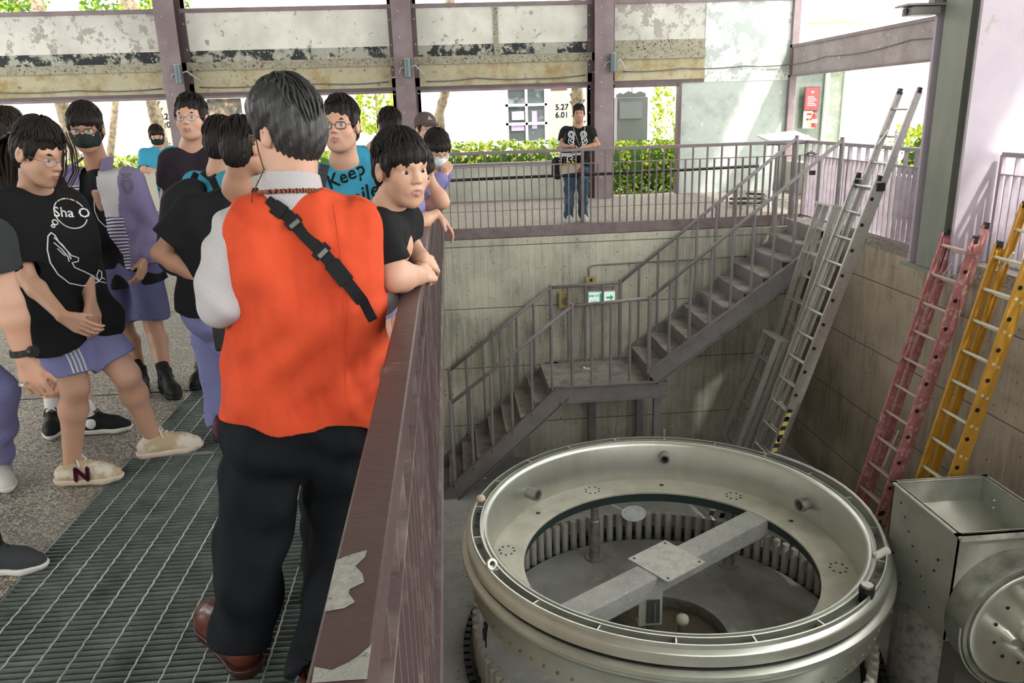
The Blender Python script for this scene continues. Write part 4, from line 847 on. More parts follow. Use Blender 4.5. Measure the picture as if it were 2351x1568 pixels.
def mesh_obj(name, vf, mats, parent, matfn=None, smooth=True, **kw):
    V, Q = vf; me = bpy.data.meshes.new(name); me.vertices.add(len(V)); me.vertices.foreach_set('co', V.astype(np.float32).ravel())
    me.loops.add(Q.size); me.loops.foreach_set('vertex_index', Q.astype(np.int32).ravel()); me.polygons.add(len(Q)); me.polygons.foreach_set('loop_start', (np.arange(len(Q))*4).astype(np.int32))
    for q in (mats if isinstance(mats, (list, tuple)) else [mats]): me.materials.append(q)
    if matfn is not None: me.polygons.foreach_set('material_index', matfn(V[Q].mean(1)).astype(np.int32))
    me.update(calc_edges=True); me.validate()
    return link(name, me, parent, smooth, **kw)
def skinmat(name, col): return M(name, col, .5, layers=[((col[0]*1.12, col[1]*.88, col[2]*.82), 18, .5, .8)], bump=[(220, .05)])
SK1 = skinmat('skin light', (.56, .33, .235)); SK2 = skinmat('skin tan', (.40, .22, .145)); SK3 = skinmat('skin brown', (.24, .125, .085)); LIP = M('lips', (.40, .19, .155), .45)
HAIRM = stripes('hair black', (.012, .010, .010), (.022, .018, .017), (.8, .5, .1), 160, .5, .55); HAIRB = M('hair brown black', (.022, .014, .011), .55, layers=[((.05, .03, .022), 60, .5, .7, (1, 1, .1))])
HAIRG = M('hair greying', (.020, .020, .021), .5, layers=[((.10, .10, .105), 90, .57, .74, (1, 1, .12))])
EYEW = M('eye white', (.62, .58, .54), .25); IRIS = M('iris', (.015, .009, .007), .15); BROW = M('brow', (.02, .015, .013), .8)
TEEB = M('black tee', (.014, .014, .016), .9, bump=[(8, .8, (1, 1, .7), .06, 1), (300, .2)])
TEEC = M('cyan tee', (.055, .33, .50), .85, bump=[(8, .8, (1, 1, .7), .06, 1), (300, .15)])
LAV = M('lavender shorts', (.215, .225, .44), .8, bump=[(16, .5, (1, 1, 1), .02)]); LAVD = M('lavender dark', (.105, .105, .21), .8, bump=[(16, .5, (1, 1, 1), .02)])
ORANGE = M('orange vest cloth', (.62, .078, .030), .85, layers=[((.50, .056, .022), 5, .45, .75)], bump=[(5, .9, (1.2, 1.2, .35), .11, 2), (420, .25, (1, 1, 1), .002)])
SHIRT = stripes('fine striped shirt', (.60, .58, .58), (.25, .24, .29), (.95, .25, .1), 260, .55, .85, bump=[(12, .4, (1, 1, 1), .02)])
PANTS = M('dark navy trousers', (.006, .008, .011), .8, bump=[(7, .9, (1, 1, .5), .10, 1)])
JEANS = M('worn jeans', (.05, .10, .15), .85, layers=[((.22, .34, .42), 8, .5, .75, (1, 1, .4))], bump=[(25, .5)])
SOCKW = M('white sock', (.75, .74, .72), .9); SOCKB = M('black sock', (.02, .02, .02), .9)
LINE = M('white print', (.82, .82, .84), .7); INK = M('black print', (.01, .01, .012), .7)
GLASSF = M('dark spectacle frame', (.03, .02, .02), .3); LENS = M('spectacle lens', (.75, .8, .85), .05, alpha=.18)
STRAPM = M('black webbing', (.012, .012, .014), .6, bump=[(200, .3)])
def frame(fwd, up=(0, 0, 1)):
    f_ = unit(fwd); r_ = unit(np.cross(f_, unit(up))); u_ = np.cross(r_, f_); return r_, f_, u_
# ---- head
def head(root, c, fwd, up=(0, 0, 1), s=1.0, skin=SK1, neck=None, nr=.052, h=.0042, hair='short', hmat=HAIRM, glasses=False, mask=None, eyes=True, hseed=1, jaw=1.0, fringe=.5, mouth=0, nheck=None, hairtop=1.0, eyeopen=1.0):
    c = np.array(c, float); R = frame(fwd, up); W_ = lambda x, y, z: c+s*(x*R[0]+y*R[1]+z*R[2]); Rm = np.stack(R); sk = Sdf(h)
    e = lambda p, r, k=.012, op='u': sk.ell(W_(*p), [q*s for q in r], Rm, k*s, op)
    k_ = lambda a, b, ra, rb, k=.01, op='u', sq=None: sk.cone(W_(*a), W_(*b), ra*s, rb*s, k*s, sq, op)
    e((0, -.012, .035), (.074, .094, .083)); e((0, .022, -.018), (.0605, .068, .082), .03)
    e((0, .030, -.062), (.046*jaw, .050, .046), .03); e((0, .064, -.099), (.018*jaw, .017, .017), .03)
    for q in (-1, 1):
        e((q*.037*jaw, .052, -.028), (.024, .024, .028), .025); k_((q*.012, .080, .026), (q*.046, .062, .028), .011, .010, .018)
        k_((q*.030*jaw, .0, -.055), (q*.024*jaw, .045, -.085), .028, .020, .03)
    for q in (-1, 1): e((q*.031, .095, .004), (.021, .012, .0125), .012, 's')
    k_((0, .080, .018), (0, .095, -.014), .0075, .010, .014); e((0, .099, -.023), (.0115, .010, .009), .008)
    for q in (-1, 1): e((q*.0115, .092, -.0265), (.0075, .009, .007), .006); e((q*.0055, .099, -.0325), (.0035, .004, .004), .003, 's')
    for q in (-1, 1):
        if eyes: k_((q*.018, .079, .0120), (q*.046, .070, .0125), .0036, .0032, .005); k_((q*.019, .078, -.0052), (q*.044, .070, -.0045), .0028, .0028, .005)
    e((0, .074, -.058), (.030, .018, .018), .015)
    k_((-.021, .080, -.0555), (0, .0925, -.0515), .0040, .0060, .005); k_((.021, .080, -.0555), (0, .0925, -.0515), .0040, .0060, .005)
    k_((-.018, .081, -.0600-.004*mouth), (0, .0905, -.0645-.004*mouth), .0040, .0068, .005); k_((.018, .081, -.0600-.004*mouth), (0, .0905, -.0645-.004*mouth), .0040, .0068, .005)
    if mouth: k_((-.012, .094, -.0585), (.012, .094, -.0585), .0028, .0028, .004, 's')
    for q in (-1, 1):
        T_ = Rm.copy(); sk.ell(W_(q*.079, -.008, -.004), [.010*s, .021*s, .033*s], Rm, .008*s); sk.ell(W_(q*.090, -.002, .002), [.009*s, .011*s, .018*s], Rm, .006*s, 's')
    if neck is None: neck = W_(0, -.04, -.20)
    neck = np.array(neck, float)
    sk.cone(W_(0, -.028, -.04), neck, nr*s, (nr+.006)*s, .022*s)
    if nheck is not None:
        for q in nheck: sk.cone(neck, q, nr*s, .035*s, .03)
    def mf(C):
        L = (C-c)@Rm.T/s; return (((L[:, 0]/.0225)**2+((L[:, 2]+.0600+.002*mouth)/(.0098+.003*mouth))**2 < 1)*(L[:, 1] > .07)).astype(int)
    isl = sk.mesh()
    if eyes:
        m_ = MB(); Tm = Matrix([[R[0][i], R[1][i], R[2][i]] for i in range(3)]) if False else Matrix(np.stack(R, 1).tolist())
        for q in (-1, 1):
            m_.sph(W_(q*.031, .0672, .0035), .0145*s, 16, (1.12, 1, .78*eyeopen), 0, T=Tm.to_3x3()); m_.sph(W_(q*.0305, .0795, .0038), .0072*s, 12, (1, .55, 1.0*eyeopen), 1, T=Tm.to_3x3())
        m_.build('eyes', [EYEW, IRIS], root, smooth=True)
        b_ = Sdf(h*.8)
        for q in (-1, 1): b_.cone(W_(q*.014, .0895, .0235), W_(q*.034, .083, .0300), .0035*s, .0042*s, .004); b_.cone(W_(q*.034, .083, .0300), W_(q*.050, .070, .0255), .0042*s, .0025*s, .004)
        mesh_obj('eyebrows', b_.mesh(), BROW, root)
    # hair cap
    hs = Sdf(h*1.1); rt = .012*hairtop
    he = lambda p, r, k=.012, op='u': hs.ell(W_(*p), [q*s for q in r], Rm, k*s, op)
    he((0, -.014, .040), (.080, .098, .084+rt)); he((0, -.050, .0), (.070, .062, .075), .03)
    if hair in ('short', 'bowl', 'man', 'girl', 'pony'):
        he((0, -.052, -.03), (.062, .052, .06), .03)
        for q in (-1, 1): he((q*.072, .018, .020), (.012, .026, .035), .02)
    if hair == 'bowl': he((0, .045, .050), (.074, .052, .042), .02)
    if hair == 'girl': he((0, .03, .055), (.078, .062, .045), .02); he((0, -.03, -.05), (.08, .075, .09), .03)
    if hair == 'man': he((-.015, -.01, .075), (.085, .092, .072), .03); he((.0, -.072, .02), (.078, .045, .075), .03)
    zf = {'short': .062, 'man': .05, 'bowl': .030, 'girl': .018, 'pony': .045}[hair]
    # clear the face and the ears
    hs.ell(W_(0, .120, zf-.085), [.074*s, .078*s, .090*s], Rm, .010*s, 's')
    if hair != 'girl':
        for q in (-1, 1): hs.ell(W_(q*.088, .000, -.022), [.022*s, .030*s, .038*s], Rm, .008*s, 's')
        hs.cut(W_(0, -.02, -.075 if hair != 'man' else -.070), -R[2]*1.0+R[1]*.35)
    else: hs.cut(W_(0, 0, -.12), -R[2])
    rnd = random.Random(hseed)
    fr_ = [rnd.uniform(-1, 1) for _ in range(6)]
    def dsp(X, Y, Z):
        x = ((X-c[0])*R[0][0]+(Y-c[1])*R[0][1]+(Z-c[2])*R[0][2])/s; y = ((X-c[0])*R[1][0]+(Y-c[1])*R[1][1]+(Z-c[2])*R[1][2])/s; z = ((X-c[0])*R[2][0]+(Y-c[1])*R[2][1]+(Z-c[2])*R[2][2])/s
        a = np.arctan2(x, y+.03); return .0022*s*np.sin(a*23+fr_[0]*6+z*20)+.0014*s*np.sin(a*57+fr_[1]*6)+.001*np.sin(z*140+a*9)
    mesh_obj('hair_cap', hs.mesh(dsp), hmat, root) if False else None
    hv = hs.mesh(dsp); hob = mesh_obj('hair', hv, hmat, root)
    locks(hob, W_, R, s, hair, hmat, hseed, fringe, hairtop)
    if glasses:
        g = MB(); pts = []
        for q in (-1, 1):
            ex = 1.0 if glasses == 'thin' else .55; sg_ = lambda v: math.copysign(abs(v)**ex, v); rim = [W_(q*.033+.0225*sg_(math.cos(a)), .098-3.0*abs(q*.033+.0225*sg_(math.cos(a)))**2, .0005+.0150*sg_(math.sin(a))) for a in np.linspace(0, 2*PI, 20, endpoint=False)]
            g.tube(rim, .0020*s if glasses != 'thin' else .0010*s, 5, closed=True); g.tube([W_(q*.058, .088, .005), W_(q*.076, .06, .006), W_(q*.081, -.005, .006), W_(q*.080, -.020, -.010)], .0014*s, 5)
            MB().add(rim, [tuple(range(20))]).build('lens', LENS, root)
        g.tube([W_(-.010, .097, .004), W_(0, .1005, .007), W_(.010, .097, .004)], .0014*s, 5); g.build('glasses_frame', GLASSF if glasses != 'thin' else M('thin metal frame', (.25, .2, .2), .3, .6), root, smooth=True)
    if mask:
        k2 = Sdf(h); k2.ell(W_(0, .030, -.048), [.070*s, .068*s, .060*s], Rm, .01); k2.ell(W_(0, .095, -.035), [.022*s, .022*s, .032*s], Rm, .035*s)
        k2.cone(W_(-.05, .05, -.02), W_(.05, .05, -.02), .022*s, .022*s, .02); k2.cut(W_(0, .02, 0), -R[1]); k2.cut(W_(0, .11, -.010), R[2]+R[1]*.15); k2.cut(W_(0, 0, -.108), -R[2])
        k2.ell(W_(0, .02, -.05), [.062*s, .060*s, .056*s], Rm, .005, 's')
        mo = mesh_obj('face_mask', k2.mesh(), M('mask '+mask, {'black': (.02, .03, .028), 'white': (.62, .68, .70)}[mask], .85), root)
        st_ = MB()
        for q in (-1, 1): st_.tube([W_(q*.066, .045, -.022), W_(q*.078, .010, -.004), W_(q*.088, -.012, .012)], .0016*s, 5); st_.tube([W_(q*.062, .035, -.075), W_(q*.077, .0, -.045), W_(q*.086, -.020, -.03)], .0016*s, 5)
        st_.build('ear_loop', MATS['mask '+mask], root)
    return isl, mf, W_, R
def locks(hob, W_, R, s, hair, hmat, seed, fringe, hairtop):
    """tapered strands laid over the cap so that the hair ends in locks"""
    rnd = random.Random(seed*13+5); m_ = MB(); n = {'short': 260, 'man': 420, 'bowl': 420, 'girl': 520, 'pony': 420}[hair]
    cr = (.0, -.035, .125)
    for k in range(n):
        a = rnd.uniform(0, 2*PI); el = rnd.uniform(.05, 1.0)
        # polar angle from the crown; walk from el0 to el1
        t0 = el*1.15; front = math.cos(a)     # a = 0 looks forward
        if front > .45: tmax = {'short': .98, 'man': 1.05, 'bowl': 1.42+.12*fringe, 'girl': 1.50, 'pony': 1.28}[hair]
        elif front > -.3: tmax = {'short': 1.42, 'man': 1.5, 'bowl': 1.75, 'girl': 2.1, 'pony': 1.6}[hair]
        else: tmax = {'short': 1.95, 'man': 2.05, 'bowl': 2.1, 'girl': 2.6, 'pony': 1.9}[hair]
        t1 = min(t0+rnd.uniform(.35, .75), tmax+rnd.uniform(-.08, .06))
        if t1 <= t0+.08: continue
        lift = rnd.uniform(.001, .007)*(2.8 if hair == 'man' else 1.6 if hair == 'short' else 1); pts = []; da = rnd.uniform(-.25, .25)
        for i in range(5):
            q = i/4; t = t0+(t1-t0)*q; b = a+da*q
            r = (.0795+lift*math.sin(PI*min(q*1.1, 1))+.002, .0975+lift+.002, .085+.012*hairtop+lift)
            x = math.sin(b)*math.sin(t)*r[0]; y = math.cos(b)*math.sin(t)*r[1]; z = math.cos(t)*r[2]
            if t > PI/2: f = 1-.12*(t-PI/2); x *= f; y *= f
            pts.append(W_(x, -.014+y, .040+z))
        wd = rnd.uniform(.0022, .0045)*s; m_.tube(pts, [wd*.6, wd, wd, wd*.7, wd*.12], 5, caps=False)
    m_.build('hair_strands', hmat, hob, smooth=True, kind='stuff')
# ---- hand
def hand(sd_, W, d, n, t, s=1.0, curl=.35, thumb=.35, spread=.0):
    """W wrist, d finger direction, n palm side normal, t thumb side"""
    W = np.array(W, float); d = unit(d); n = np.array(n, float); n = unit(n-d*(n@d)); t0 = np.array(t, float); tt = np.cross(n, d); tt = tt if tt@t0 > 0 else -tt
    K = [W+s*(.082*d+tt*(.030-.0195*i)+(-.0035*(i == 3)*d)) for i in range(4)]
    for i, k in enumerate(K): sd_.cone(W+s*tt*(.012-.008*i)-.005*d, k-d*.008*s, .0155*s, .0115*s, .010*s)
    L = [.043, .048, .045, .035]
    for i, k in enumerate(K):
        c_ = curl*(1+.10*i); p = k; ang = c_*.6; dd0 = unit(d+tt*spread*(1.5-i)*.12)
        for j, f in enumerate((1, .62, .5)):
            dd = dd0*math.cos(ang)+n*math.sin(ang); q = p+dd*L[i]*f*s; r0 = (.0092-.0010*j)*s*(.92 if i == 3 else 1); sd_.cone(p, q, r0, r0*.93, .0035*s); p = q; ang += c_*1.1
    b = W+s*(.018*d+.020*tt+.004*n); sd_.cone(W+s*.01*d+s*.008*tt, b+s*.022*d+s*.010*tt, .015*s, .0135*s, .01*s)
    dd = unit(d*.72+tt*.70+n*thumb); q = b+s*.020*d+dd*.036*s; sd_.cone(b+s*.012*d, q, .0125*s, .0098*s, .006*s); dd2 = unit(d*.92+tt*.30+n*thumb*1.3); sd_.cone(q, q+dd2*.028*s, .0095*s, .0082*s, .004*s)
def arm(S_, E, W, hd=None, hn=None, ht=None, s=1.0, r=(.046, .037, .026), h=.005, curl=.35, start=0.3, thumb=.35):
    S_, E, W = (np.array(q, float) for q in (S_, E, W)); a = Sdf(h); p0 = S_+(E-S_)*start
    a.cone(p0, E, r[0]*s, r[1]*s, .02); ax = unit(W-E); m_ = E+(W-E)*.28; a.cone(E, m_, r[1]*s*.98, r[1]*1.06*s, .02); a.cone(m_, W, r[1]*1.04*s, r[2]*s, .02)
    if hd is not None: hand(a, W+ax*.012*s, hd, hn, ht, s, curl, thumb)
    return a.mesh()
def leg(Hp, K, An, s=1.0, h=.007, start=.35, back=None, fat=1.0):
    Hp, K, An = (np.array(q, float) for q in (Hp, K, An)); a = Sdf(h); p0 = Hp+(K-Hp)*start; b = np.array(back if back is not None else (0, 0, 0), float)
    a.cone(p0, K, .080*s*fat, .056*s*fat, .03); m_ = K+(An-K)*.30+b*.018*s; a.cone(K, m_, .052*s*fat, .057*s*fat, .03); a.cone(m_, An, .055*s*fat, .036*s, .03); a.cone(An, An+(An-K)*.10, .036*s, .034*s, .01)
    return a.mesh()
def torso_pts(SL, SR, HL, HR):
    SL, SR, HL, HR = (np.array(q, float) for q in (SL, SR, HL, HR)); return SL, SR, HL, HR
def tee(SL, SR, HL, HR, EL, ER, loose=.012, slv=.55, hem=.06, h=.007, neck=None, nr=.07, s=1.0, belly=.0, ext=(), sub=(), seed=0, slr=.068, elb=None, hollow=True, fold=.006, hemflare=.01, noslv=False):
    SL, SR, HL, HR = torso_pts(SL, SR, HL, HR); EL, ER = np.array(EL, float), np.array(ER, float)
    a = Sdf(h); C = (SL+SR)/2; Hc = (HL+HR)/2; ax = unit(SR-SL); dn = unit(Hc-C); fw = unit(np.cross(dn, ax)); bot = Hc+dn*hem
    a.cone(SL+ax*.035*s+dn*.005, SR-ax*.035*s+dn*.005, (.060+loose)*s, (.060+loose)*s, .05)
    hx = unit(HR-HL); w = np.linalg.norm(SR-SL)
    for q, sh, hp in ((-1, SL, HL), (1, SR, HR)):
        t_ = C+ax*q*w*.25+dn*.13*s; m_ = (C+Hc)/2+ax*q*.068*s+fw*belly*.5; b_ = Hc+hx*q*(.070*s+hemflare)-dn*.02
        a.cone(t_, m_, (.102+loose)*s, (.094+loose+belly)*s, .06); a.cone(m_, b_, (.094+loose+belly)*s, (.100+loose+belly*.5)*s, .06); a.cone(b_, b_+dn*(hem+.12), (.100+loose+belly*.5)*s, (.102+loose+hemflare)*s, .04)
    a.cone(C-dn*.045*s, C+dn*.04*s, .055*s, .07*s, .04)
    a.cut(bot, dn); a.cone(bot-dn*.03, bot+dn*.10, .085*s, .09*s, .02, op='s') if False else None
    if not noslv:
        for sh, el in ((SL, EL), (SR, ER)):
            L = el-sh; e1 = sh+L*min(slv, 1)
            if slv <= 1: a.cone(sh, e1, (.058+loose)*s, slr*s, .035, flat=1)
            if slv < 1 and hollow: a.cone(e1-unit(L)*.008, e1+unit(L)*.012, slr*.78*s, slr*.80*s, .004, op='s')
    for q in ext: a.cone(*q)
    for q in sub: a.cone(*q, op='s')
    if neck is not None: a.cone(np.array(neck)-dn*0, np.array(neck)-dn*.14, nr*s, nr*1.15*s, .012, op='s')
    r_ = random.Random(seed); ph = [r_.uniform(0, 6) for _ in range(6)]
    def dsp(X, Y, Z):
        x = (X-C[0])*ax[0]+(Y-C[1])*ax[1]; y = (X-C[0])*fw[0]+(Y-C[1])*fw[1]; z = Z-C[2]
        return fold*(np.sin(26*x+9*z+ph[0]+3*np.sin(7*z+ph[1]))*np.clip(.35-z, .2, 1)+.7*np.sin(17*z+14*x+10*y+ph[2]+2*np.sin(11*x))+.5*np.sin(38*x-31*z+ph[3]+2*np.sin(9*z)))
    return a.mesh(dsp), dict(C=C, ax=ax, dn=dn, fw=fw, Hc=Hc)
def shorts(HL, HR, KL, KR, frac=.8, h=.007, s=1.0, r0=.098, r1=.105, fold=.003, seed=0, waist=.06):
    HL, HR, KL, KR = torso_pts(HL, HR, KL, KR); a = Sdf(h); Hc = (HL+HR)/2; ax = unit(HR-HL); up = np.array([0, 0, 1.])
    for q in (-1, 1): a.cone(Hc+ax*q*.065*s+up*waist, Hc+ax*q*.07*s-up*.04, .095*s, .108*s, .05)
    for hp, kn in ((HL, KL), (HR, KR)):
        e1 = hp+(kn-hp)*frac; a.cone(hp, e1, r0*s, r1*s, .03, flat=1); L = unit(kn-hp); a.cone(e1-L*.03, e1+L*.05, r1*.82*s, r1*.84*s, .006, op='s')
    a.cut(Hc+up*(waist+.07), up); ph = seed*1.7
    return a.mesh(lambda X, Y, Z: fold*(np.sin(31*X+17*Z+ph)+np.sin(37*Y-21*Z+ph*2)))
def trousers(HL, HR, KL, KR, AL, AR, h=.008, s=1.0, r=(.105, .078, .066, .070), fold=.004, seed=0, drop=.05, waist=.08, hollow=True):
    HL, HR, KL, KR = torso_pts(HL, HR, KL, KR); AL, AR = np.array(AL, float), np.array(AR, float); a = Sdf(h); Hc = (HL+HR)/2; ax = unit(HR-HL); up = np.array([0, 0, 1.])
    for q in (-1, 1): a.cone(Hc+ax*q*.065*s+up*waist, Hc+ax*q*.072*s-up*.05, .098*s, .112*s, .05)
    for hp, kn, an in ((HL, KL, AL), (HR, KR, AR)):
        a.cone(hp, kn, r[0]*s, r[1]*s, .03); L = unit(an-kn); e1 = an+L*drop; m_ = kn+(an-kn)*.5; a.cone(kn, m_, r[1]*s, r[2]*1.06*s, .03); a.cone(m_, e1, r[2]*1.06*s, r[3]*s, .03, flat=1); a.cone(e1-L*(.03 if hollow else .004), e1+L*.05, r[3]*.84*s, r[3]*.84*s, .006, op='s')
    a.cut(Hc+up*(waist+.08), up); ph = seed*2.3
    return a.mesh(lambda X, Y, Z: fold*(np.sin(23*X+29*Z+ph+2*np.sin(9*Z))+.8*np.sin(27*Y-33*Z+ph*2)))
# ---- shoe: parented part with sole and laces
def shoe(root, An, f_, mats, s=1.0, up=(0, 0, 1), h=.0045, kind='sneaker', drop=.088):
    An = np.array(An, float); f_ = unit(f_); u = np.array(up, float); u = unit(u-f_*(u@f_)); r_ = np.cross(f_, u); W_ = lambda x, y, z: An+s*(x*r_+y*f_+(z-drop)*u)
    a = Sdf(h); hi = kind == 'high'
    a.cone(W_(0, -.045, .052), W_(0, .02, .056), .036*s, .040*s, .02); a.cone(W_(0, .02, .056), W_(.0, .13, .044), .040*s, .041*s, .03); a.cone(W_(0, .13, .042), W_(.0, .178, .036), .041*s, .031*s, .03)
    a.cone(W_(0, -.01, .06), W_(0, -.005, .105 if not hi else .15), .040*s, .040*s, .02); a.cone(W_(0, .015, .10 if not hi else .125), W_(0, .11, .062), .030*s, .027*s, .03)
    a.cut(W_(0, 0, .018), -u); a.cut(W_(0, 0, (.108 if kind == 'sneaker' else .090) if not hi else .150), u-f_*.15); a.cone(W_(0, -.005, .075), W_(0, -.005, .20), .031*s, .034*s, .006, op='s')
    ob = mesh_obj('shoe', a.mesh(), mats[0], root)
    b = Sdf(h); sq = (A_(u), .8); b.cone(W_(0, -.048, .03), W_(0, .03, .03), .042*s, .040*s, .02); b.cone(W_(0, .03, .03), W_(0, .13, .028), .040*s, .047*s, .02); b.cone(W_(0, .13, .03), W_(0, .182, .034), .047*s, .036*s, .02)
    b.cut(W_(0, 0, 0), -u); b.cut(W_(0, 0, .030), u); mesh_obj('sole', b.mesh(), mats[1], ob)
    if kind != 'loafer':
        l = MB()
        for i in range(5): y = .035+.022*i; z = .118-.0095*i; l.tube([W_(-.026, y, z-.012), W_(0, y+.006, z+.006), W_(.026, y+.012, z-.012)], .0032*s, 5); l.tube([W_(.026, y, z-.012), W_(0, y+.006, z+.008), W_(-.026, y+.012, z-.012)], .0032*s, 5)
        l.tube([W_(-.04, .05, .095), W_(-.022, .035, .135), W_(0, .03, .122), W_(.024, .035, .137), W_(.042, .05, .095)], .0032*s, 5); l.build('laces', mats[2], ob)
    return ob, W_, (r_, f_, u)
def sock(root, An, K, mat, s=1.0, L=.10, r=.039): An = np.array(An, float); K = np.array(K, float); d = unit(K-An); a = Sdf(.006); a.cone(An-d*.03, An+d*L, r*s, r*1.05*s, .01, flat=1); mesh_obj('sock', a.mesh(), mat, root)
# ---- marks snapped on to a garment
def snap_lines(ob, polys, origin, right, up, toward, rad=.0022, name='print', mat=None, texts=(), root=None, off=.0015):
    """polylines (x,y) in metres round origin, thrown along -toward on to the garment"""
    me = ob.data; V = [v.co.copy() for v in me.vertices]; bv = BVHTree.FromPolygons(V, [tuple(p.vertices) for p in me.polygons])
    o = Vector(origin); r_ = Vector(right).normalized(); u = Vector(up).normalized(); t = Vector(toward).normalized(); m_ = MB()
    def hit(x, y):
        p = o+r_*x+u*y+t*.5; loc, nn, i, d = bv.ray_cast(p, -t); return None if loc is None else loc+t*off
    for pl in polys:
        Q = []
        for a, b in zip(pl, pl[1:]):
            n = max(1, int(math.hypot(b[0]-a[0], b[1]-a[1])/.012))
            for k in range(n): Q.append(hit(a[0]+(b[0]-a[0])*k/n, a[1]+(b[1]-a[1])*k/n))
        Q.append(hit(*pl[-1])); run = []
        for q in Q+[None]:
            if q is None:
                if len(run) > 1: m_.tube(run, rad, 5)
                run = []
            else: run.append(q)
    for body, size, x0, y0, rot, shear in texts:
        vs, fs = text_lines(body, size, 2); hs_ = []
        for v in vs: X = v.x+shear*v.y; x = x0+X*math.cos(rot)-v.y*math.sin(rot); y = y0+X*math.sin(rot)+v.y*math.cos(rot); hs_.append(hit(x, y))
        for dx, dy in ((0, 0), (size*.025, 0), (0, size*.025)):
            idx = {}; vv = []
            for i, q in enumerate(hs_):
                if q is not None: idx[i] = len(vv); vv.append(q+r_*dx+u*dy+t*.001)
            m_.add(vv, [tuple(idx[i] for i in f) for f in fs if all(i in idx for i in f)])
    if m_.f: m_.build(name, mat or LINE, root or ob)
def circ(cx, cy, r, a0=0, a1=2*PI, n=24, sy=1.0): return [(cx+r*math.cos(a0+(a1-a0)*k/n), cy+sy*r*math.sin(a0+(a1-a0)*k/n)) for k in range(n+1)]
WHALE = [circ(.075, .10, .062, .5, 5.9, 26), circ(.005, .062, .010, n=10), circ(-.006, .047, .006, n=8),
         [(-.02, .02), (-.035, .005), (-.05, -.05), (-.052, -.10), (-.035, -.15), (.0, -.19), (.05, -.205), (.09, -.20), (.12, -.19)],
         [(-.02, .02), (-.01, .01), (.0, -.02), (.02, -.05), (.035, -.075), (.06, -.085), (.055, -.10), (.03, -.105), (.035, -.125), (.07, -.145), (.10, -.165), (.12, -.19)],
         [(-.015, .0), (.01, -.03), (.025, -.06), (.03, -.09)], [(-.02, -.02), (.005, -.05), (.02, -.08), (.02, -.10)], [(-.012, -.045), (.01, -.075)],
         [(.12, -.19), (.115, -.165), (.13, -.14), (.14, -.15), (.135, -.175), (.12, -.19), (.15, -.20), (.17, -.205), (.16, -.19), (.135, -.175)]]
def person(name_loc, label, group=None): return thing('person', name_loc, label, 'person', group)
V3 = lambda *a: np.array(a, float)
def std(x, y, H, yaw, dz=0.0, spread=.10):
    """default standing joints, yaw in degrees: 0 looks along +y, 90 looks along -x"""
    s = H/1.70; a = math.radians(yaw); F_ = V3(-math.sin(a), math.cos(a), 0); R_ = V3(math.cos(a), math.sin(a), 0); o = V3(x, y, dz)
    W_ = lambda r, f_, z: o+s*(r*R_+f_*F_)+V3(0, 0, s*z)
    return dict(s=s, F=F_, R=R_, head=W_(0, .03, 1.585), neck=W_(0, -.01, 1.42), SL=W_(-.175, 0, 1.385), SR=W_(.175, 0, 1.385), EL=W_(-.235, -.02, 1.10), ER=W_(.235, -.02, 1.10),
                WL=W_(-.25, .06, .86), WR=W_(.25, .06, .86), HL=W_(-.09, 0, .93), HR=W_(.09, 0, .93), KL=W_(-spread, .02, .50), KR=W_(spread, .02, .50), AL=W_(-spread-.01, -.02, .09), AR=W_(spread+.01, -.02, .09))
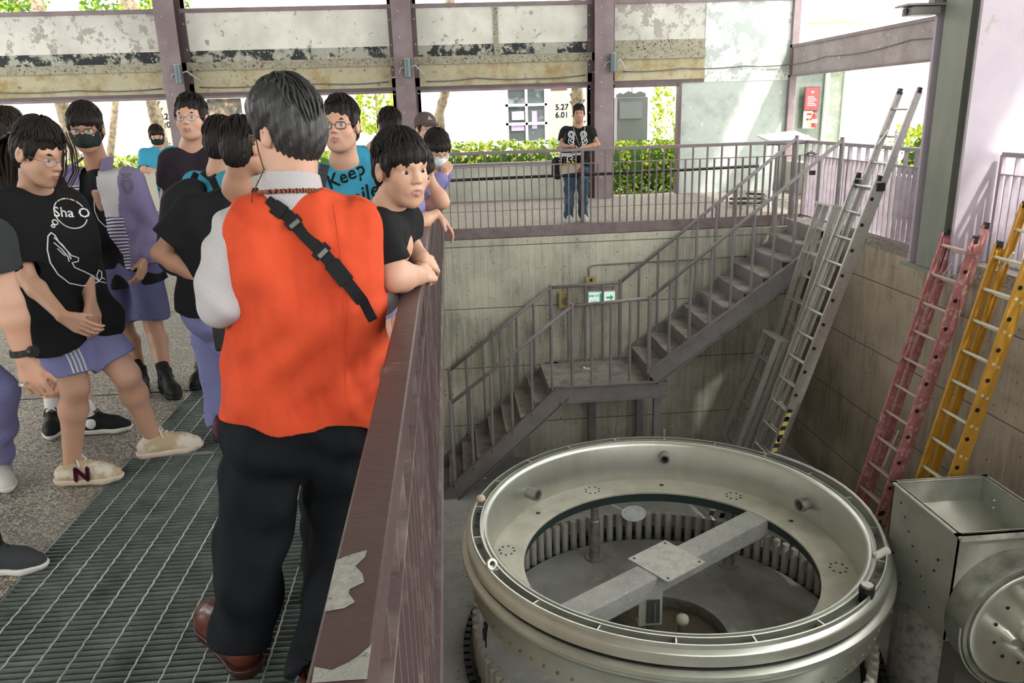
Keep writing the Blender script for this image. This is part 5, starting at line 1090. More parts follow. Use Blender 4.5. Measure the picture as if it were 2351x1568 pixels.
def build_person(label, J, hair='short', hf=None, hs=1.0, top=TEEB, bottom='shorts', bmat=LAV, skin=SK2, shoes=None, hands=True, glasses=False, mask=None, hmat=HAIRM, slv=.6, hem=.08, loose=.014, h=.008, hh=.005,
                 arms=('L', 'R'), hd=None, group=None, legs=True, eyes=True, jaw=1.0, fringe=.5, mouth=0, seed=1, neckpt=None, sockm=None, foot=None, belly=0, curl=.4, frac=.8, tee_kw={}, up=(0, 0, 1), legkw={}, nr=.052, shoe_kind='sneaker', htop=1.0, footup=None, arm_r=(.046, .037, .026)):
    s = J['s']; g = (J['HL']+J['HR'])/2; root = person((float(g[0]), float(g[1]), 0.0), label, group)
    hf = J['F'] if hf is None else hf; isl, mf, HW, HR_ = head(root, J['head'], hf, up, hs, skin, J['neck'], nr, hh, hair, hmat, glasses, mask, eyes, seed, jaw, fringe, mouth, (J['SL']*.55+J['SR']*.45-V3(0, 0, .03), J['SR']*.55+J['SL']*.45-V3(0, 0, .03)), htop)
    ms = [isl]; hd = hd or {}
    for q in arms:
        a = hd.get(q); W_, E_, S_ = J['W'+q], J['E'+q], J['S'+q]; dd = unit(W_-E_)
        if a is None: sd = J['R']*(-1 if q == 'L' else 1); a = (dd, -sd, J['F'])
        ms.append(arm(S_, E_, W_, a[0], a[1], a[2], s*.98, r=arm_r, h=min(h, .0055 if hands else h), curl=a[3] if len(a) > 3 else curl))
    if bottom == 'shorts' and legs:
        for q in 'LR': ms.append(leg(J['H'+q], J['K'+q], J['A'+q], s, h, back=-J['F'], **legkw))
    c_ = Sdf(.014); M_ = (J['SL']+J['SR'])/2; c_.cone(M_-V3(0, 0, .06), g, .075*s, .085*s, .03); c_.cone(J['HL'], J['HR'], .075*s, .075*s, .03); ms.append(c_.mesh())
    body = mesh_obj('body', join(ms), [skin, LIP], root, mf)
    tk = dict(loose=loose, slv=slv, hem=hem, h=h, neck=J['neck']+V3(0, 0, .035), nr=.066*hs, s=s, belly=belly, seed=seed, slr=.066); tk.update(tee_kw)
    vf, B = tee(J['SL'], J['SR'], J['HL'], J['HR'], J['EL'], J['ER'], **tk)
    top_o = mesh_obj('shirt' if top is not TEEB and top is not TEEC else 't_shirt', vf, top, root) if not callable(top) else top(vf, B, root)
    if bottom == 'shorts': bo = mesh_obj('shorts', shorts(J['HL'], J['HR'], J['KL'], J['KR'], frac, h, s, seed=seed), bmat, root)
    else: bo = mesh_obj('trousers', trousers(J['HL'], J['HR'], J['KL'], J['KR'], J['AL'], J['AR'], h, s, seed=seed), bmat, root)
    if shoes:
        for q in 'LR':
            ff = (foot or {}).get(q, J['F']); uu = (footup or {}).get(q, (0, 0, 1)); shoe(root, J['A'+q], ff, shoes, s*1.02, up=uu, h=min(h, .006), kind=shoe_kind)
            if sockm: sock(root, J['A'+q], J['K'+q], sockm, s)
    return root, body, top_o, bo, B
PP = lambda px, py, y: np.array(P(px, py, y)); PPZ = lambda px, py, z=0: np.array(PZ(px, py, z))
SHB = (M('black shoe', (.015, .015, .017), .6), M('black sole', (.03, .03, .03), .7), M('black lace', (.02, .02, .02), .8))
SHW = (M('white shoe', (.6, .59, .57), .6), M('white sole', (.7, .69, .66), .6), SOCKW); SHBW = (SHB[0], SHW[1], SHB[2])
def cam_snap(ob, pts, off=.003):
    me = ob.data; bv = BVHTree.FromPolygons([v.co.copy() for v in me.vertices], [tuple(p.vertices) for p in me.polygons]); out = []
    for px, py in pts:
        d = Vector(ray(px, py)).normalized(); loc, nn, i, t = bv.ray_cast(Vector(CAM), d); out.append((loc-d*off, -d) if loc is not None else None)
    return out
def poly(pts, n=10): return [(a[0]+(b[0]-a[0])*k/n, a[1]+(b[1]-a[1])*k/n) for a, b in zip(pts, pts[1:]) for k in range(n)]+[pts[-1]]

# ---------------- 1 man in the orange vest
def man():
    y = 2.2; root = person((-.58, 2.2, 0), 'person in an orange vest and dark trousers seen from behind, standing on the grating')
    SL, SR, HL, HR = PP(528, 528, 2.17), PP(842, 512, 2.24), PP(612, 960, 2.18), PP(782, 950, 2.22)
    hc = PP(657, 308, 2.24); hf = (-.78, .62, -.12); nk = PP(672, 455, 2.22)
    isl, mf, HW, R = head(root, hc, hf, (0, 0, 1), .97, SK1, nk, .062, .0042, 'man', HAIRG, 'yes', None, True, 4, 1.0, .3, 0, (SL*.6+SR*.4-V3(0, 0, .03), SR*.6+SL*.4-V3(0, 0, .03)), 1.9)
    EL, WL_ = PP(512, 690, 2.12), PP(560, 735, 2.42); ER, WR = PP(868, 680, 2.38), PP(820, 720, 2.52)
    m1 = arm(SL, EL, WL_, WL_-EL, (1, 0, 0), (0, 0, 1), 1.0, h=.006); m2 = arm(SR, ER, WR, WR-ER, (-1, 0, 0), (0, 0, 1), 1.0, h=.006)
    c_ = Sdf(.014); c_.cone((SL+SR)/2-V3(0, 0, .06), (HL+HR)/2, .09, .09, .03)
    mesh_obj('body', join([isl, m1, m2, c_.mesh()]), [SK1, LIP], root, mf)
    # striped shirt: sleeves and collar
    sh = Sdf(.0065); sh.cone(SL+V3(.02, 0, -.01), EL, .068, .066, .03); sh.cone(SL+(EL-SL)*.35, SL+(EL-SL)*.75, .066, .068, .03); f1 = EL+(WL_-EL)*.42; sh.cone(EL, f1, .064, .058, .03, flat=1); sh.cone(SR+V3(-.03, 0, -.01), ER, .064, .058, .03); sh.cone(ER, ER+(WR-ER)*.4, .062, .056, .03)
    ax = unit(SR-SL); sh.cone(SL+ax*.04, SR-ax*.04, .062, .062, .04); sh.cone((SL+SR)/2-V3(0, 0, .08), (HL+HR)/2, .09, .09, .03)
    mesh_obj('striped_shirt', sh.mesh(lambda X, Y, Z: .0035*(np.sin(60*Z+22*X+2*np.sin(20*X))+.6*np.sin(34*X-45*Z))), SHIRT, root)
    cl = Sdf(.0045); cl.cone(nk-V3(0, 0, .045), nk+V3(-.004, .0, .075), .094, .080, .02); cl.cone(nk-V3(0, 0, .05), nk-V3(0, 0, .09), .096, .10, .02)
    cl.cut(nk+V3(0, 0, .062), (0, .25, 1)); cl.cone(nk+V3(0, 0, .0), nk+V3(-.005, 0, .16), .073, .073, .004, op='s'); mesh_obj('collar', cl.mesh(), SHIRT, root)
    # vest
    vf, B = tee(SL+ax*.012, SR+ax*.012, HL, HR, EL, ER, loose=.034, hem=-.005, h=.0055, neck=nk+V3(0, .0, .10), nr=.078, noslv=True, seed=3, fold=.010, hemflare=.03,
                ext=[(ER+V3(-.06, -.03, .02), ER+V3(-.05, -.02, -.03), .075, .06, .05), (SL*.75+SR*.25-V3(0, -.02, .12), SL*.78+SR*.22-V3(0, -.02, .30), .115, .12, .06), (SR*.75+SL*.25-V3(0, -.02, .12), SR*.78+SL*.22-V3(0, -.02, .30), .115, .12, .06), (nk+V3(-.06, -.015, -.085), nk+V3(.06, -.015, -.085), .092, .092, .05)],
                sub=[(SL-ax*.05+V3(0, 0, .09), SL-ax*.035-V3(0, 0, .20), .062, .058, .02), (SR+ax*.062+V3(0, 0, .09), SR+ax*.055-V3(0, 0, .15), .062, .045, .02)])
    ve = mesh_obj('vest', vf, ORANGE, root)
    for q, name in (((SL, 1), 'l'), ((SR, -1), 'r')): pass
    seam = cam_snap(ve, poly([(765, 470), (790, 640), (790, 800), (800, 960)], 14), -.0005); MB().tube([q[0] for q in seam if q], .0028, 5).build('back_seam', ORANGE, ve)
    # cross strap
    st = cam_snap(ve, poly([(612, 462), (660, 495), (700, 540), (745, 585), (790, 640), (830, 690), (853, 735)], 6), .004); st = [q for q in st if q]
    g = MB(); 
    for a, b in zip(st, st[1:]):
        if (b[0]-a[0]).length < .08 and (b[0]-a[0]).length > 1e-4: g.bar(a[0], b[0]+(b[0]-a[0]).normalized()*.003, .034, .004, up=a[1])
    so = g.build('shoulder_strap', STRAPM, root)
    for i0, i1, w_, nm in ((2, 5, .040, 'strap_keeper'), (7, 9, .044, 'buckle'), (16, 18, .050, 'slider'), (20, 25, .044, 'strap_end')):
        a, b = st[i0], st[min(i1, len(st)-1)]; MB().bar(a[0]+a[1]*.004, b[0]+b[1]*.004, w_, .008, up=a[1]).build(nm, STRAPM, so)
    for i0 in (8, 17): a = st[i0]; MB().bar(a[0]+a[1]*.008, st[i0+1][0]+a[1]*.008, .030, .004, up=a[1]).build('buckle_bar', M('buckle grey', (.12, .12, .12), .35), so)
    # braided lanyard round the collar, spectacle cord
    ln = []
    for a in np.linspace(-.25*PI, 1.25*PI, 60): ln.append(nk+V3(.088*math.cos(a)*1.02+.0, -.090*math.sin(a), .016+.012*math.sin(a)))
    m_ = MB(); m_.tube([q+V3(0, 0, .003*math.sin(i*1.3)) for i, q in enumerate(ln)], .0042, 6); m_.tube([q+V3(0, -.002, -.003*math.sin(i*1.3)) for i, q in enumerate(ln)], .0042, 6); m_.build('braided_lanyard', stripes('lanyard cord', (.30, .10, .05), (.04, .02, .02), (1, 1, 0), 90), root)
    cp = cam_snap(ve, [(583, 500)], .0); e0 = HW(-.083, -.01, .0); MB().tube([HW(-.078, .035, .004), HW(-.090, .02, -.04), HW(-.092, .01, -.09), PP(578, 450, 2.12), PP(580, 500, 2.14)], .0018, 5).build('spectacle_cord', M('cord brown', (.10, .04, .03)), root, smooth=True)
    # trousers and loafers
    AL = PPZ(538, 1448, .10); AR = PPZ(738, 1545, .10); KL = PP(582, 1235, 2.16); KR = PP(790, 1215, 2.30)
    mesh_obj('trousers', trousers(HL+V3(0, 0, -.02), HR+V3(0, 0, -.02), KL, KR, AL+V3(.03, -.02, .0), AR, .007, 1.08, r=(.118, .098, .084, .086), fold=.006, seed=2, drop=.02, waist=.06, hollow=False), PANTS, root)
    LO = (M('brown leather', (.10, .022, .016), .28, layers=[((.05, .012, .01), 9, .5, .7)]), M('dark leather sole', (.04, .012, .01), .4), SHB[2])
    for An, f_ in ((AL, (-.58, .80, 0)), (AR, (.05, 1, 0))): shoe(root, An, f_, LO, 1.35, h=.0045, kind='loafer', up=(0, 0, 1), drop=.080); sock(root, An, An+V3(0, 0, .3), SOCKW if An is AL else SOCKB, 1.0, .03, .040)
    return root
man()

# ---------------- 2 boy leaning on the near rail, looking back at us
J = std(-.50, 2.50, 1.62, -80)
J.update(head=PP(922, 388, 2.47), neck=PP(893, 484, 2.50), SR=PP(868, 536, 2.30), SL=PP(918, 505, 2.72), ER=PP(905, 636, 2.26), WR=PP(962, 632, 2.42), EL=PP(925, 560, 2.72), WL=PP(968, 594, 2.62))
J['HL'] = V3(-.50, 2.60, .88); J['HR'] = V3(-.46, 2.42, .88)
b2 = build_person('person, boy in a black tee leaning on the near rail and looking back over it', J, 'bowl', (.56, -.82, -.12), .94, TEEB, 'trousers', M('black trousers', (.012, .012, .014), .85), SK1, SHB, h=.006, hh=.0036,
                  hd={'R': ((.42, .88, -.05), (-.7, .3, -.6), (0, 0, 1), 1.15), 'L': ((.45, .70, -.35), (-.7, .3, -.6), (0, -.3, 1), 1.0)}, jaw=.9, fringe=-.1, mouth=.8, seed=7, nr=.050, slv=.72, curl=.6, hem=.05, up=(-.04, 0, 1), htop=.5, arm_r=(.050, .046, .033), tee_kw=dict(hollow=False, slr=.070))

# ---------------- 3 girl in the black tee and lavender shorts stepping forward
J = std(-1.72, 3.38, 1.62, -150)
J.update(head=PP(92, 352, 3.30), neck=PP(82, 440, 3.38), SR=PP(22, 480, 3.26), SL=PP(160, 472, 3.50), ER=PP(62, 640, 3.20), WR=PP(140, 722, 3.12), EL=PP(192, 610, 3.44), WL=PP(206, 685, 3.36),
         HR=PP(128, 755, 3.34), HL=PP(200, 745, 3.46), KR=PP(172, 886, 3.36), AR=PPZ(165, 1068, .10), KL=PP(290, 860, 3.44), AL=PP(352, 1006, 3.62))
b3 = build_person('girl with glasses, black whale tee and lavender striped shorts, stepping on to the grating', J, 'pony', (.86, -.40, -.40), 1.02, TEEB, 'shorts', LAV, SK1, None, h=.006, hh=.004,
                  hd={'R': ((.72, .1, -.55), (.3, .8, -.3), (.4, -.3, .7), .45), 'L': ((.12, -.1, -1), (-.8, .3, 0), (.3, -1, 0), .3)}, glasses='thin', seed=11, slv=.80, hem=.06, loose=.022, jaw=.92, frac=.72, fringe=.6,
                  tee_kw=dict(nr=.078, slr=.074, hemflare=.03), legkw=dict(fat=1.06))
NB = (M('beige suede', (.48, .38, .25), .85, layers=[((.66, .61, .52), 9, .45, .55)]), M('cream sole', (.66, .56, .45), .7), SOCKW)
for An, f_, u_ in ((J['AR'], (1, .02, 0), (0, 0, 1)), (J['AL'], (.97, .20, .04), (0, 0, 1))):
    so, W_, fr_ = shoe(b3[0], An, f_, NB, 1.02, up=u_)
    if An is J['AR']: g = MB(); put_text(g, 'N', .095, W_(.047, .055, .030), fr_[1], fr_[2], bold=.006, off=.004, shear=.1); g.build('side_letter', M('maroon', (.08, .012, .035), .6), so)
snap_lines(b3[2], WHALE, PP(128, 545, 3.36), (.83, .40, -.1), (-.06, 0, 1), (.5, -.85, .1), .0026, 'whale_print', LINE, [('Sha O', .058, .078, .085, 0, .12)], b3[2])
sc_ = [cam_snap(b3[3], poly([(126+11*i, 765-2*i), (160+10*i, 830-2*i), (176+9.5*i, 872-2*i)], 8), .002) for i in range(4)]
m_ = MB()
for q in sc_: m_.tube([p[0] for p in q if p], .0036, 5)
m_.build('side_stripes', SOCKW, b3[3])
hm_ = MB(); rnd = random.Random(4)
for k in range(62):   # loose side locks and the tied tail behind
    a = rnd.uniform(-.035, .03); b = rnd.uniform(-.03, .03)
    if k < 12: hm_.tube([PP(138, 305, 3.30)+V3(a, b, 0), PP(160, 345, 3.28)+V3(a*.6, b, 0), PP(162, 395, 3.30)+V3(a, b*.8, 0), PP(142, 440, 3.30)+V3(a*.8, b, 0), PP(160+rnd.uniform(-8, 10), 485, 3.32)+V3(a, b, 0)], [.0025, .0025, .002, .0015, .0005], 5, caps=False)
    else: hm_.tube([PP(45, 310, 3.42)+V3(a, b, 0), PP(12, 318, 3.5)+V3(a*2, b*2, a), PP(2, 360, 3.5)+V3(a*2, b*2, 0), PP(14, 420+rnd.uniform(-10, 25), 3.46)+V3(a, b, 0)], [.006, .007, .006, .001], 5, caps=False)
hm_.build('loose_hair', HAIRB, b3[0], smooth=True, kind='stuff')
ss = MB(); q = PP(225, 690, 3.5); ss.box(q[0]-.006, q[0]+.03, q[1], q[1]+.02, q[2]-.16, q[2]+.02); ss.build('cyan_hem', TEEC, b3[0])

# ---------------- 4 masked boy in the open school jacket
def jacket(vf, B, root): return mesh_obj('t_shirt', vf, TEEB, root)
J = std(-1.98, 4.90, 1.73, 168)
J.update(head=PP(198, 296, 4.74), neck=PP(224, 378, 4.86), AR=PPZ(322, 862, .09), AL=PPZ(380, 868, .09), KR=PP(285, 752, 4.92), KL=PP(352, 748, 4.88), HR=PP(262, 600, 4.90), HL=PP(330, 598, 4.86), SR=PP(165, 412, 4.90), SL=PP(302, 418, 4.80), ER=PP(160, 520, 4.92), WR=PP(190, 572, 4.70), EL=PP(345, 520, 4.82), WL=PP(332, 590, 4.72))
b4 = build_person('tall boy in a black face mask and a half striped school jacket', J, 'bowl', (.16, -.97, -.16), 1.06, TEEB, 'shorts', LAVD, SK2, SHB, h=.0075, hh=.005, glasses='yes', mask='black', seed=5, sockm=SOCKB, hem=.05, frac=.86, shoe_kind='high', tee_kw=dict(loose=.002, fold=.003, slv=.40, slr=.052, hem=.14),
                  foot={'L': (.55, -.83, 0), 'R': (.30, -.95, 0)}, fringe=-.8, htop=1.2, legkw=dict(fat=.92))
jk, B = tee(J['SL'], J['SR'], J['HL'], J['HR'], J['EL'], J['ER'], loose=.020, slv=1, hem=.02, h=.0075, neck=J['neck']+V3(0, 0, .04), nr=.085, s=1.02, seed=9, slr=.064, hemflare=.05,
            ext=[(J['EL'], J['EL']+(J['WL']-J['EL'])*.9, .066, .050, .03), (J['ER'], J['ER']+(J['WR']-J['ER'])*.75, .066, .052, .03)])
V_, Q_ = jk; cen = V_[Q_].mean(1); C0 = (J['SL']+J['SR'])/2; ax = B['ax']; fw = unit(np.cross(ax, V3(0, 0, 1))); fw = fw if fw@V3(.16, -.97, 0) > 0 else -fw
ua = (cen-C0)@ax; va = (cen-C0)@fw; za = C0[2]-cen[:, 2]
keep = ~((va > .0) & (ua > -.035-.16*np.clip(za, 0, .6)) & (ua < .085))
Q_ = Q_[keep]; cen = cen[keep]; LAVJ = M('jacket lavender', (.20, .17, .30), .8, bump=[(14, .4)]); WHJ = M('jacket white', (.52, .51, .54), .85, bump=[(14, .4)]); STJ = stripes('jacket stripes', (.60, .59, .60), (.07, .05, .16), (0, .25, 1), 52, .5)
def jm(c):
    u_ = (c-C0)@ax; z_ = C0[2]-c[:, 2]; side = np.sign((J['SL']-C0)@ax)*u_   # positive on his left, the viewer's right
    m = np.zeros(len(c), int); m[(side > 0) & (side < .165) & (z_ < .20)] = 1; m[(side > 0) & (side < .185) & (z_ >= .20)] = 2; m[(side <= 0) & (z_ > .02) & (z_ < .26)] = 2; m[(side <= 0) & (z_ >= .26)] = 1; return m
jo = mesh_obj('open_jacket', (V_, Q_), [LAVJ, WHJ, STJ], b4[0], jm)
nk = J['neck']
for s_ in (-1, 1):
    cj = MB(); a = nk+ax*s_*.065+fw*.03+V3(0, 0, .045); b = nk+ax*s_*.10+fw*.115-V3(0, 0, .03); c = nk+ax*s_*.15+fw*.07-V3(0, 0, .01); d = nk+ax*s_*.08-fw*.05+V3(0, 0, .05); cj.prism([a, b, c, d], fw*.006); cj.build('jacket_collar', LAVJ, jo)
snap_lines(b4[2], WHALE, np.array(P(228, 445, 4.75)), (1, .1, 0), (0, 0, 1), (.1, -1, .05), .003, 'whale_print', LINE, [('Sha', .06, .06, .085, 0, .1)], b4[2])
snap_lines(jo, [circ(0, 0, .03, sy=1.5), circ(0, -.002, .018, sy=1.6), [(-.03, .065), (.03, .062)], [(-.026, .055), (.026, .052)]], PP(289, 425, 4.7), (1, .1, 0), (0, 0, 1), (.1, -1, .05), .0026, 'chest_crest', M('crest grey', (.12, .13, .14)), (), jo)
MB().box(-.035, .035, -.005, .005, -.075, .075, T=Matrix.Translation(Vector(PP(206, 600, 4.64))) @ Matrix.Rotation(.35, 4, 'Y')).build('held_phone', DARK, b4[0], bevel=.004)

# ---------------- 5 boy in dark tee behind
J = std(-1.50, 5.0, 1.75, 178); J.update(head=PP(440, 272, 4.92), neck=PP(440, 340, 5.0), SR=PP(392, 368, 5.0), SL=PP(487, 366, 5.0), AL=PPZ(468, 842, .09), AR=PPZ(500, 838, .09))
b5 = build_person('boy with thin glasses and a dark plum tee standing before the leftmost column', J, 'short', (-.06, -1, .02), 1.04, M('dark plum tee', (.03, .022, .032), .9), 'shorts', LAVD, SK1, SHB, glasses='thin', seed=21, hh=.005, jaw=1.08, nr=.056)
# ---------------- 6 small masked student far away, arms crossed
J = std(-3.36, 9.7, 1.56, 205); c_ = J['F']; r_ = J['R']; J['EL'] = J['SL']+c_*.10+r_*-.05-V3(0, 0, .25); J['ER'] = J['SR']+c_*.10+r_*.05-V3(0, 0, .25); J['WL'] = J['ER']+c_*.10-r_*.12+V3(0, 0, .06); J['WR'] = J['EL']+c_*.08+r_*.10+V3(0, 0, .10)
b6 = build_person('person, small student in a cyan tee and black face mask with folded arms, far behind', J, 'bowl', (.35, -.93, -.15), 1.0, TEEC, 'trousers', LAV, SK1, SHW, mask='black', seed=31, h=.010, hh=.0075, hmat=HAIRB, hem=.12)
q = PP(352, 425, 9.4); MB().box(q[0]-.09, q[0]+.02, 9.42, 9.46, q[2]-.30, q[2]+.15).build('tote_bag', M('canvas', (.55, .52, .45), .9), b6[0])
snap_lines(b6[2], [circ(0, 0, .05), circ(.03, .03, .04), circ(-.03, -.03, .045), [(-.06, .04), (.05, -.06)], [(-.05, -.05), (.06, .05)]], PP(374, 425, 9.5), (1, 0, 0), (0, 0, 1), (.2, -1, 0), .010, 'leaf_print', M('dark green print', (.01, .07, .08)), (), b6[2])

# ---------------- 7 student with the black backpack (blue tee, lavender track trousers)
J = std(-1.30, 4.25, 1.64, -50); J.update(head=PP(512, 328, 4.2), neck=PP(503, 395, 4.2), SL=PP(448, 422, 4.35), SR=PP(545, 425, 4.1), EL=PP(425, 530, 4.35), WL=PP(432, 640, 4.25), AL=PPZ(503, 955, .09), KL=PP(478, 780, 4.2), AR=PPZ(560, 945, .09))
b7 = build_person('person, student with a black backpack, cyan tee and lavender track trousers, seen from behind', J, 'short', (.35, .9, -.1), .95, TEEC, 'trousers', LAV, SK1, (M('maroon shoe', (.10, .02, .03), .6), SHB[1], SHB[2]), seed=33, glasses=False, hh=.005, eyes=False, hem=.14, tee_kw=dict(hemflare=.03), foot={'L': (.3, -.9, 0)}, arms=('L',))
bp = Sdf(.008); bp.cone(PP(415, 470, 4.1), PP(410, 585, 4.1), .095, .11, .04); bp.cone(PP(440, 455, 4.15), PP(440, 585, 4.15), .10, .11, .04)
mesh_obj('backpack', bp.mesh(), M('backpack cloth', (.02, .02, .024), .8, bump=[(10, .5)]), b7[0])
m_ = MB()
for pts in ([(468, 392), (490, 410), (505, 440), (512, 480)], [(455, 400), (440, 430), (432, 460)]):
    s_ = [q for q in cam_snap(b7[2], poly(pts, 5), .006) if q]
    for a, b in zip(s_, s_[1:]):
        if 1e-4 < (b[0]-a[0]).length < .2: m_.bar(a[0], b[0], .05, .012, up=a[1])
m_.build('backpack_strap', STRAPM, b7[0]) if m_.f else None
s_ = [q for i in range(2) for q in [cam_snap(b7[3], poly([(512+6*i, 700), (516+5*i, 800), (519+3*i, 900)], 10), .002)]]; m_ = MB()
for q in s_:
    z = [p[0] for p in q if p]
    if len(z) > 1: m_.tube(z, .004, 5)
if m_.f: m_.build('side_stripes', SOCKW, b7[3])
# ---------------- 8 person in a black tee with a hand on the hip
J = std(-.98, 3.35, 1.62, 20); J.update(head=PP(562, 340, 3.35), neck=PP(545, 425, 3.38), SL=PP(440, 492, 3.35), SR=PP(588, 480, 3.45), EL=PP(368, 582, 3.30), WL=PP(480, 655, 3.25), HL=PP(470, 700, 3.35), HR=PP(560, 700, 3.45), KL=PP(585, 860, 3.5), KR=PP(600, 850, 3.5), AL=PPZ(600, 1000, .09), AR=PPZ(640, 1000, .09))
b8 = build_person('person in a loose black tee with one elbow out, left of the orange vest', J, 'short', (.55, .8, -.1), .90, TEEB, 'trousers', LAV, SK2, SHB, seed=35, eyes=False, hh=.0045, slv=.70, loose=.03, hem=.02, arms=('L',), tee_kw=dict(slr=.085), h=.007)
q = b8; R_ = frame((.55, .8, -.1)); e_ = J['head']-R_[0]*.088-R_[1]*.0-V3(0, 0, .02); MB().sph(e_, .011, 10).tube([e_, e_-V3(0, 0, .03)], .0035, 6).build('earbud', WHITEP, b8[0], smooth=True)
pk = PP(508, 770, 3.15); MB().box(pk[0]-.035, pk[0]+.03, pk[1], pk[1]+.02, pk[2]-.07, pk[2]+.06).build('hanging_pouch', DARK, b8[0], bevel=.01)

# ---------------- 9 boy in the cyan lettered tee
J = std(-.50, 4.12, 1.68, 172); J.update(head=PP(782, 290, 4.05), neck=PP(790, 372, 4.12), SR=PP(735, 408, 4.12), SL=PP(852, 412, 4.12))
b9 = build_person('boy with square glasses in a cyan tee lettered Keep Smile, behind the vest', J, 'short', (-.20, -.97, .05), 1.06, TEEC, 'shorts', LAV, SK1, SHB, glasses='yes', seed=41, hh=.0045, jaw=1.15, belly=.03, nr=.058, mouth=.4, h=.0065, htop=1.3)
snap_lines(b9[2], [], PP(800, 430, 4.0), (1, .05, .0), (0, 0, 1), (0, -1, 0), .003, 'lettering', INK, [('Keep', .095, -.005, .025, .38, .1), ('Smile', .105, .045, -.085, .35, .25)], b9[2])
m_ = MB(); s_ = [q for q in cam_snap(b9[2], poly([(748, 362), (744, 385), (738, 420), (736, 470)], 4), .005) if q]
for a, b in zip(s_, s_[1:]): m_.bar(a[0], b[0], .045, .01, up=a[1])
m_.build('bag_strap', M('grey strap', (.05, .055, .06), .7), b9[0]) if m_.f else None
# ---------------- 10, 11 heads behind
J = std(-.52, 5.85, 1.64, 15); J.update(head=PP(895, 292, 5.8))
build_person('person with dark hair seen from behind, half hidden by the boy on the rail', J, 'short', (-.3, .9, 0), 1.0, TEEC, 'shorts', LAV, SK1, SHB, seed=43, eyes=False, hh=.006, h=.010)
J = std(-.46, 7.0, 1.60, 165); J.update(head=PP(978, 298, 6.95))
b11 = build_person('person in a brown cap and glasses far along the near rail', J, 'short', (.42, -.9, -.02), 1.0, M('grey shirt', (.30, .30, .32), .8), 'trousers', M('dark trousers', (.05, .05, .06), .8), SK1, SHB, glasses='thin', seed=45, hh=.006, h=.010)
hw_ = frame((.42, -.9, -.02)); hc = J['head']; W_ = lambda x, yy, z: hc+x*hw_[0]+yy*hw_[1]+z*hw_[2]; cp = Sdf(.006)
cp.ell(W_(0, -.012, .065), [.092, .108, .085], np.stack(hw_), .01); cp.cut(W_(0, 0, .035), -hw_[2]); cp.cone(W_(-.03, .09, .045), W_(.03, .09, .045), .045, .045, .01, sq=(A_(hw_[2]), .2)); cp.cone(W_(-.02, .12, .040), W_(.02, .12, .040), .045, .045, .01, sq=(A_(hw_[2]), .18))
mesh_obj('cap', cp.mesh(), M('cap brown', (.10, .07, .065), .8), b11[0])
g = MB(); q = W_(0, .086, .098); g.prism([W_(-.02, .083, .085), W_(.02, .083, .085), W_(0, .066, .118)], hw_[1]*.012); g.build('cap_badge', M('badge grey', (.35, .33, .32)), b11[0])
# ---------------- 12 masked boy resting on the rail
J = std(-.42, 5.45, 1.58, -110); J.update(head=PP(1003, 343, 5.35), neck=PP(985, 385, 5.5), SR=PP(962, 410, 5.35), SL=PP(1000, 405, 5.7), ER=PP(985, 440, 5.25), WR=PP(1018, 402, 5.25), EL=PP(1010, 425, 5.65), WL=PP(1028, 385, 5.5))
LAVS = M('lavender sleeve', (.22, .21, .42), .8, bump=[(14, .4)])
build_person('person, boy in a white face mask and lavender sleeves resting on the rail', J, 'bowl', (.30, -.82, -.48), 1.0, LAVS, 'shorts', LAV, SK1, SHB, glasses='thin', mask='white', seed=47, hh=.0055, h=.008, slv=1.0, hmat=HAIRM, fringe=.8,
             tee_kw=dict(ext=[(J['ER'], J['ER']+(J['WR']-J['ER'])*.8, .055, .045, .02), (J['EL'], J['EL']+(J['WL']-J['EL'])*.7, .055, .045, .02)], slr=.060), hd={'R': ((.3, .5, .6), (0, 1, 0), (0, 0, 1), .8), 'L': ((-.3, -.3, .8), (-1, 0, 0), (0, 0, 1), .9)})
# ---------------- 13 student whose arms hang over the rail
J = std(-.48, 3.85, 1.60, -90); J.update(head=PP(952, 392, 3.75), neck=PP(945, 450, 3.9), SR=PP(925, 490, 3.72), SL=PP(952, 470, 4.1), ER=PP(962, 512, 3.80), WR=PP(1000, 492, 3.86), EL=PP(1016, 464, 4.0), WL=PP(990, 418, 4.0))
build_person('person in a lavender top with one hand hanging over the rail beyond the boy', J, 'girl', (.4, -.5, -.4), .92, LAVS, 'shorts', LAV, SK1, SHB, seed=49, hh=.006, h=.007, slv=.55, hmat=HAIRB,
             hd={'R': ((.62, .1, -.75), (-.4, 0, -.8), (0, -1, 0), .35), 'L': ((-.3, -.2, .9), (0, -1, 0), (-1, 0, 0), .6)}, tee_kw=dict(slr=.058, loose=.004))
